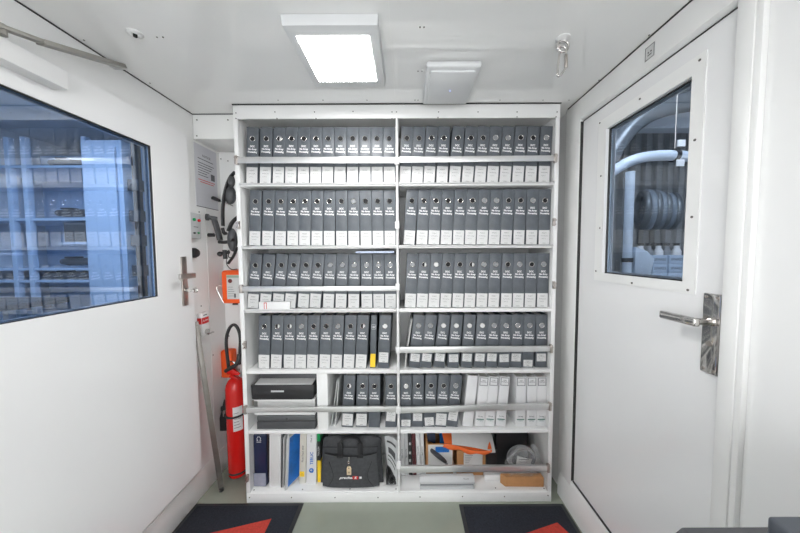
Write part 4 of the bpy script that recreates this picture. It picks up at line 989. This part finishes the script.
a = onY(238,420,exy-R_); zl0, zl1 = onY(238,432,exy-R_).z, onY(238,408,exy-R_).z
def lab_sheet(u, v):
    th = math.radians(-78+55*u); return Vector((exx+(R_+.0012)*math.cos(th), exy+(R_+.0012)*math.sin(th), zl0+(zl1-zl0)*v))
q = B(); q.sheet(lab_sheet, 12, 2, .0008); lbo = q.build('label', label_m, parent=t)
q = B()
for k in range(6): q.sheet(lambda u,v: lab_sheet(.10+u*(.7-.1*(k%3)), .14+.12*k+.02*v)+Vector((0,-.0012,0)), 6, 1, .0004)
q.build('label_print', ink_m, parent=lbo)
# wall bracket with strap
zs = onY(232,417,exy-R_).z
t = thing('extinguisher_bracket', 'black bracket and strap holding the fire extinguisher', 'bracket', (exx,YB-.05,zs-.1))
q = B(); 
q.tube([Vector((exx+(R_+.004)*math.cos(math.radians(a_)), exy+(R_+.004)*math.sin(math.radians(a_)), zs+.006*math.sin(math.radians(a_*1.0)))) for a_ in range(-185,8,8)], .0065, n=8, flat=1.); q.build('strap', web_m, parent=t)
b0 = onX(213,411,XL+.03)
q = B(); zb2 = zs+.045
P_ = [onY(u,v,1.83) for u,v in ((223.7,400),(229,400),(229,431),(216.3,431))]; q.prism([(p_.x,p_.z) for p_ in P_], 1.83, 1.842, bev=.002); q.box(XL+.001,P_[0].x+.01,1.842,1.856,onY(215,410,1.84).z-.012,onY(215,407,1.84).z,bev=.002)
q.box(exx-.03,exx+.03,1.845,YB-.003,zb2-.12,zb2+.08); q.build('back_plate', black_m, parent=t)
q = B(); p = Vector((exx-R_-.008, exy-.012, zs)); q.box(p.x-.008,p.x+.008,p.y-.012,p.y+.008,zs-.018,zs+.018,bev=.002); q.build('buckle', steel_m, parent=t)
# orange object behind extinguisher
q0, q1 = onY(222,379,1.88), onY(233,350,1.88)
t = thing('orange_strap_case', 'orange padded pouch on the wall behind the extinguisher neck', 'pouch', (q0.x+.02,1.88,q0.z))
q = B(); q.box(q0.x+.004,q1.x,1.862,YB-.003,q0.z+.012,q1.z,bev=.014,seg=3); q.build('pouch_body', orange_m, parent=t)
q = B(); q.tube([(q0.x+.006,1.866,q0.z+.10),(q0.x-.008,1.858,q0.z+.07),(q0.x-.004,1.858,q0.z+.03),(q0.x+.010,1.866,q0.z+.02)],.002,n=8,smooth=1); q.build('wire_loop', steel_m, parent=t)
# leaning steel bar
t0 = onZ(221.5,491,0.002); 
bt = Vector((t0.x, t0.y, .004)); top = onX(195.5,322,XL+.022)
t = thing('steel_bar', 'grey steel channel bar leaning against the wall behind the left door', 'metal bar', tuple(bt))
def chan(b, p, q_, w, tk):
    d = (q_-p); L = d.length; d.normalize(); side = Vector((.79,.61,0)); side = (side-d*side.dot(d)).normalized(); up = d.cross(side)
    M = Matrix((side, up, d)).transposed().to_4x4(); M.translation = (p+q_)/2
    b.box(-w/2,w/2,-tk,tk,-L/2,L/2,bev=.001,M=M); b.box(-w/2,-w/2+.003,-tk-.010,tk,-L/2,L/2,M=M); b.box(w/2-.003,w/2,-tk-.010,tk,-L/2,L/2,M=M)
q = B(); chan(q, bt+Vector((0,0,.012)), top, .028, .002); q.build('channel', mat('dull_steel',(.30,.28,.26),.42,metal=.8,noise=.1,nscale=20), parent=t)
q = B(); dd = (top-bt).normalized(); q.cyl(bt, bt+dd*.02, .013, n=14); q.build('rubber_foot', black_m, parent=t)

# ================================================================== floor mats
def floor_mat(x0, x1, yf, tri, label):
    t = thing('door_mat', label, 'door mat', ((x0+x1)/2, yf-.45, 0), 'dark mats with red shapes')
    B().box(x0,x1,yf-.90,yf,.0005,.006,bev=.002).build('rubber_edge', matb_m, parent=t)
    B().box(x0+.022,x1-.022,yf-.878,yf-.020,.006,.010,bev=.001).build('pile', mat_m, parent=t)
    q = B(); q.prism(tri, .0102, .0112, axis='Z'); q.build('red_shape', matr_m, parent=t, smooth=False)
floor_mat(-1.25, -.612, 1.586, [(-.755,1.484),(-.752,1.30),(-.95,1.18),(-1.20,1.30),(-1.06,1.400)], 'dark navy door mat with a red pointed shape, left of the two')
floor_mat(.306, .918, 1.575, [(.82,1.455),(.90,1.30),(.72,1.12),(.50,1.28),(.56,1.378)], 'dark navy door mat with a red pointed shape, by the right door')

# ================================================================== machine in the near right corner
ta = onZ(685,526.5,1.05); tb = onZ(765,524.5,1.05)
t = thing('multifunction_printer', 'black machine with a grey raised tray, near bottom right corner', 'printer', (.64,.30,0))
yt = ta.y
q = B(); q.prism([(ta.x-.006,1.05),(ta.x-.028,1.03),(ta.x-.028,.55),(.92,.55),(.92,1.05)], .02, yt, bev=.003); q.build('body', dgrey_m, parent=t)
B().box(ta.x,.91,.04,yt-.03,0,.55,bev=.004).build('cabinet_base', mgrey_m, parent=t)
g0 = onZ(766,514.5,1.082)
q = B(); q.box(g0.x,.925,.04,g0.y,1.0515,1.082,bev=.006,seg=3); gt = q.build('grey_tray', mat('blue_grey_plastic',(.075,.085,.10),.4,noise=.06), parent=t)
q = B(); q.box(g0.x+.04,.90,g0.y-.05,g0.y-.044,1.0822,1.0835); q.box(g0.x+.04,.90,g0.y-.08,g0.y-.074,1.0822,1.0835); q.build('tray_ridge', dgrey_m, parent=gt)

# ================================================================== beyond the left window
LX = -3.6
q = B(); q.box(LX,XL-.085,-.6,-.55,0,2.6); q.build('wall_1', extw_m, kind='structure', smooth=False)
B().box(LX-.05,LX,-.6,3.4,0,2.6).build('wall_2', extw_m, kind='structure', smooth=False)
B().box(LX,XL-.085,3.4,3.45,0,2.6).build('wall_3', extw_m, kind='structure', smooth=False)
B().box(LX,XL-.085,-.6,3.4,2.6,2.65).build('ceiling_left_room', extw_m, kind='structure', smooth=False)
B().box(LX,XL-.085,-.6,3.4,-.06,0).build('floor_left_room', floor_m, kind='structure', smooth=False)
B().box(XL-.13,XL-.082,1.95,3.4,0,2.6).build('wall_4', extw_m, kind='structure', smooth=False)
YR = 2.35
def rx(u): return (u-CU)/F*YR
def rz(v): return onY(60, v, YR).z
t = thing('storage_rack', 'pale blue open rack seen through the left window', 'rack', (-2.9,YR+.2,0))
for u in (-60,14,30,90):
    B().box(rx(u)-.02,rx(u)+.02,YR,YR+.04,0,2.45,bev=.003).build('upright', ext_m, parent=t)
for v in (114,165,218,268,280,318):
    zz_ = rz(v); B().box(rx(-60),rx(89),YR+.005,YR+.45,zz_-.02,zz_).build('rack_shelf', ext_m, parent=t)
B().box(rx(-60),rx(88),YR+.46,YR+.48,0,2.45).build('rack_back', ext_m, parent=t)
def instrument(u0, u1, v, r, label, knob=True):
    z = rz(v)+r
    x0, x1 = rx(u0), rx(u1)
    t = thing('torpedo_instrument', label, 'instrument', ((x0+x1)/2,YR+.06,z-r), 'dark tube instruments on the rack')
    B().tube([(x0,YR+.06,z),(x0+.02,YR+.06,z),(x0+.08,YR+.06,z),(x1-.03,YR+.06,z),(x1,YR+.06,z)], lambda s_: r*(.35 if s_<.1 else .8 if s_<.3 else 1), n=14).build('tube_body', dgrey_m, parent=t)
    q = B(); q.box((x0+x1)/2-.08,(x0+x1)/2+.02,YR+.03,YR+.09,z+r*.9,z+r*1.3,bev=.004); q.build('collar', black_m, parent=t)
instrument(46,86,164,.028,'dark tube instrument on the upper rack shelf behind the left window')
instrument(50,86,216,.032,'dark tube instrument on the middle rack shelf, above the grey panel')
instrument(52,86,266,.034,'dark tube instrument on the rack shelf below the grey panel')
instrument(34,86,279,.030,'long dark tube instrument lowest but one on the rack')
instrument(55,86,317,.022,'short dark tube instrument on the bottom visible rack shelf')
q = B(); q.box(rx(60),rx(86),YR+.04,YR+.30,rz(242)-.0,rz(222)); 
t = thing('rack_unit', 'square grey electronics box in the rack behind the left window', 'electronics box', ((rx(60)+rx(86))/2,YR+.1,rz(242)))
q.build('chassis', mgrey_m, parent=t); B().box(rx(61),rx(85),YR+.034,YR+.039,rz(241),rz(224)).build('front_plate', dgrey_m, parent=t)
B().box(rx(58),rx(86.2),YR+.01,YR+.44,rz(242)-.02,rz(242)-.001).build('rack_plank', ext_m, label='pale shelf plank under the grey box in the rack behind the left window', cat='shelf')
# bench edge at the lower left
t = thing('work_bench', 'dark topped bench low behind the left window', 'bench', (-3.0,2.0,0))
B().box(LX+.01,rx(58)+.1,1.95,YR-.02,rz(285)-.14,rz(285)-.10,bev=.004).build('bench_top', dgrey_m, parent=t)
for xx in (LX+.05,-2.9): B().box(xx,xx+.04,1.99,2.03,0,rz(285)-.14).build('leg', bsteel_m, parent=t)
# blue locker and post
t = thing('tall_locker', 'tall pale blue locker behind the left window, next to the rack', 'locker', ((rx(94)+rx(132))/2,YR+.2,0))
B().box(rx(94),rx(133),YR-.05,YR+.40,0,2.40,bev=.004).build('body', ext_m, parent=t)
B().box(rx(98),rx(128),YR-.068,YR-.052,.10,2.34,bev=.003).build('door', ext_m, parent=t)
t = thing('cable_conduit', 'dark vertical conduit with fittings right of the pale blue locker', 'conduit', ((rx(137)),YR+.1,0))
B().cyl((rx(141),YR-.0,0),(rx(141),YR-.0,2.45),.030).build('pipe', black_m, parent=t)
q = B()
for z_ in (1.3,1.55,1.75,2.0): q.box(rx(141)-.045,rx(141)+.045,YR-.04,YR+.03,z_,z_+.09,bev=.004)
q.build('fitting', dgrey_m, parent=t)
t = thing('ceiling_light', 'added fill panel on the unseen ceiling of the room behind the left window', 'ceiling light', (-2.4,1.3,2.56))  # unseen lamp added to brighten the view through the left window
B().box(-2.75,-2.05,.95,1.65,2.56,2.599,bev=.003).build('housing', wplas_m, parent=t)
extlamp = mat('added_side_room_diffuser', (.93,.96,1.), .4, emis=16.)
B().box(-2.70,-2.10,1.0,1.6,2.556,2.5595).build('diffuser', extlamp, parent=t)

# ================================================================== beyond the right window
RX = 3.6; HR = 3.1
B().box(XR+.1,RX,4.0,4.05,0,HR).build('wall_5', extw_m, kind='structure', smooth=False)
B().box(RX,RX+.05,-.2,4.0,0,HR).build('wall_6', extw_m, kind='structure', smooth=False)
B().box(XR+.1,RX,-.25,-.2,0,HR).build('wall_7', extw_m, kind='structure', smooth=False)
B().box(XR+.1,RX,-.2,4.0,HR,HR+.05).build('ceiling_right_room', extw_m, kind='structure', smooth=False)
B().box(XR+.1,RX,-.2,4.0,-.06,0).build('floor_right_room', floor_m, kind='structure', smooth=False)
B().box(XR+.10,XR+.14,1.95,4.0,0,HR).build('wall_8', extw_m, kind='structure', smooth=False)
# corrugated panel
q = B(); pts = []; x = 1.2; k = 0
while x < 3.5:
    d = .0 if k % 2 else .05
    pts += [(x,3.05+d),(x+.045,3.05+d)]; x += .06; k += 1
pts += [(x,3.14),(1.2,3.14)]
q.prism(pts, 0, 2.95, axis='Z'); q.build('corrugated_screen', corr_m, label='grey corrugated steel screen behind the pipes in the right window', cat='screen', smooth=False)
# vertical pipe
p = onY(629,220,1.92); t = thing('drain_pipe', 'pale blue vertical pipe with a clamp behind the right window', 'pipe', (p.x,1.92,0))
B().cyl((p.x,1.92,0),(p.x,1.92,onY(626,172,1.92).z),.027,n=24).build('pipe', pipe_m, parent=t)
zc_ = onY(626,260,1.92).z
q = B(); q.cyl((p.x,1.92,zc_-.014),(p.x,1.92,zc_+.014),.034,n=24); q.build('clamp', black_m, parent=t)
q = B(); q.prism([(p.x+.04,zc_-.10),(p.x+.15,zc_-.10),(p.x+.17,zc_+.01),(p.x+.12,zc_+.06),(p.x+.04,zc_+.09)], 1.90, 1.94, bev=.003); q.build('bracket', pipe_m, parent=t)
t = thing('overhead_pipe', 'pale bent horizontal pipe crossing the right window', 'pipe', (1.8,2.0,2.1))
q = B(); q.tube([onY(600,180,2.05),onY(615,170,2.05),onY(632,160,2.05),onY(650,156,2.05),onY(672,155,2.05),onY(700,158,2.05)], .036, n=16, smooth=2); q.build('pipe', pipe_m, parent=t)
q = B(); p = onY(675,155.5,2.05); q.cyl((p.x-.012,2.05,p.z),(p.x+.012,2.05,p.z),.046,n=20); q.build('clamp', black_m, parent=t)
q = B(); q.box(p.x-.03,p.x+.02,1.995,2.005,p.z+.045,p.z+.09); q.box(p.x-.03,p.x+.02,1.995,2.005,p.z-.09,p.z-.045); q.build('fixing_plate', wplas_m, parent=t)
B().cyl((p.x,2.05,p.z+.04),(p.x,2.05,HR),.004,n=10).build('hanger_rod', bsteel_m, parent=t)
# arched duct
t = thing('ventilation_duct', 'dark arched ventilation duct along the top of the right window', 'duct', (1.8,2.3,2.2))
q = B(); q.tube([onY(604,168,2.3),onY(615,146,2.3),onY(632,124,2.3),onY(655,109,2.3),onY(690,101,2.3),onY(720,99,2.3)], .075, n=18, smooth=2); q.build('duct', duct_m, parent=t)
t = thing('cable_tray', 'white horizontal cable tray under the arched duct, right window', 'cable tray', (2.3,2.56,2.56))
B().box(1.3,3.3,2.50,2.62,2.56,2.80,bev=.01).build('tray', extw_m, parent=t)
for x_ in (1.5,3.1): B().cyl((x_,2.56,2.79),(x_,2.56,HR+.001),.008,n=10).build('hanger_rod', bsteel_m, parent=t)
# hose coil
p = onY(664,210,2.62)
t = thing('hose_coil', 'large coil of ribbed grey hose seen through the right window', 'hose', (p.x,2.62,p.z-.25))
for k in range(7):
    q = B(); q.torus((p.x-.20+.06*k,2.62+.015*k,p.z), .155+.010*math.sin(k), .028, axis=(1,-.45,0), n=36, k=10); q.build('hose_turn', mat('grey_blue_hose',(.24,.28,.33),.35,noise=.1) if k%2 else duct_m, parent=t)
B().torus((p.x+.22,2.55,p.z+.02),.26,.008,axis=(1,-.6,0),n=40,k=8).build('hanger_ring', alu_m, parent=t)
# shelf with boxes and canisters
zb_ = onY(660,281,2.2).z
B().box(1.62,2.6,2.12,2.6,zb_-.04,zb_-.002,bev=.003).build('wall_shelf', extw_m, label='white shelf carrying stacked boxes behind the right window', cat='shelf')
def xr_(u, Y=2.15): return onY(u,265,Y).x
hb = (onY(660,255,2.15).z - zb_)/3
for k in range(3):
    for j_, (u0, u1) in enumerate(((640,652),(653,668),(669,685))):
        x0, x1 = xr_(u0)+.003, xr_(u1)-.003
        t = thing('storage_carton', 'pale blue carton, %s layer, %s column of the stack behind the right window' % (('bottom','middle','top')[k], ('left','middle','right')[j_]), 'carton', ((x0+x1)/2,2.2,zb_+k*hb), 'stacked cartons behind the right window')
        B().box(x0,x1,2.15,2.26,zb_+k*hb,zb_+(k+1)*hb-.002,bev=.002).build('carton', mat('blue_white_carton',(.48,.58,.72),.5,noise=.05), parent=t)
        if j_: B().text('SPARES', hb*.42, front(((x0+x1)/2,2.1494,zb_+(k+.5)*hb))).build('lettering', ink_m, parent=t, smooth=False)
for i, u in enumerate((641,649,659,667,677)):
    x = onY(u,245,2.33).x; z0 = zb_
    t = thing('canister', 'tall %s canister standing behind the cartons, %s from the left' % (('white','grey','white','grey','white')[i], ORD[i]), 'canister', (x,2.33,z0), 'canisters behind the cartons')
    B().lathe([(.030,0),(.032,.01),(.032,.235),(.018,.26),(.018,.28)], (x,2.33,z0), n=18).build('bottle', (wplas_m,mgrey_m)[i%2], parent=t)
    B().cyl((x,2.33,z0+.28),(x,2.33,z0+.30),.021,n=16).build('cap', black_m, parent=t)
t = thing('ceiling_light', 'added fill panel on the unseen ceiling of the room behind the right window', 'ceiling light', (1.9,1.3,HR-.04))  # unseen lamp added to brighten the view through the right window
B().box(1.55,2.25,.95,1.65,HR-.04,HR-.001,bev=.003).build('housing', wplas_m, parent=t)
B().box(1.60,2.20,1.0,1.6,HR-.044,HR-.0405).build('diffuser', mat('added_pipe_room_diffuser', (.93,.96,1.), .4, emis=11.), parent=t)

# ================================================================== world and colour
w = bpy.data.worlds.new('world'); SC.world = w; w.use_nodes = True
w.node_tree.nodes['Background'].inputs['Color'].default_value = (.97,.985,1,1); w.node_tree.nodes['Background'].inputs['Strength'].default_value = 3.9  # fill daylight, enters by the added rear window
vs = SC.view_settings; vs.view_transform = 'Standard'; vs.look = 'None'; vs.gamma = 1; vs.use_curve_mapping = False
vs.exposure = 0.33
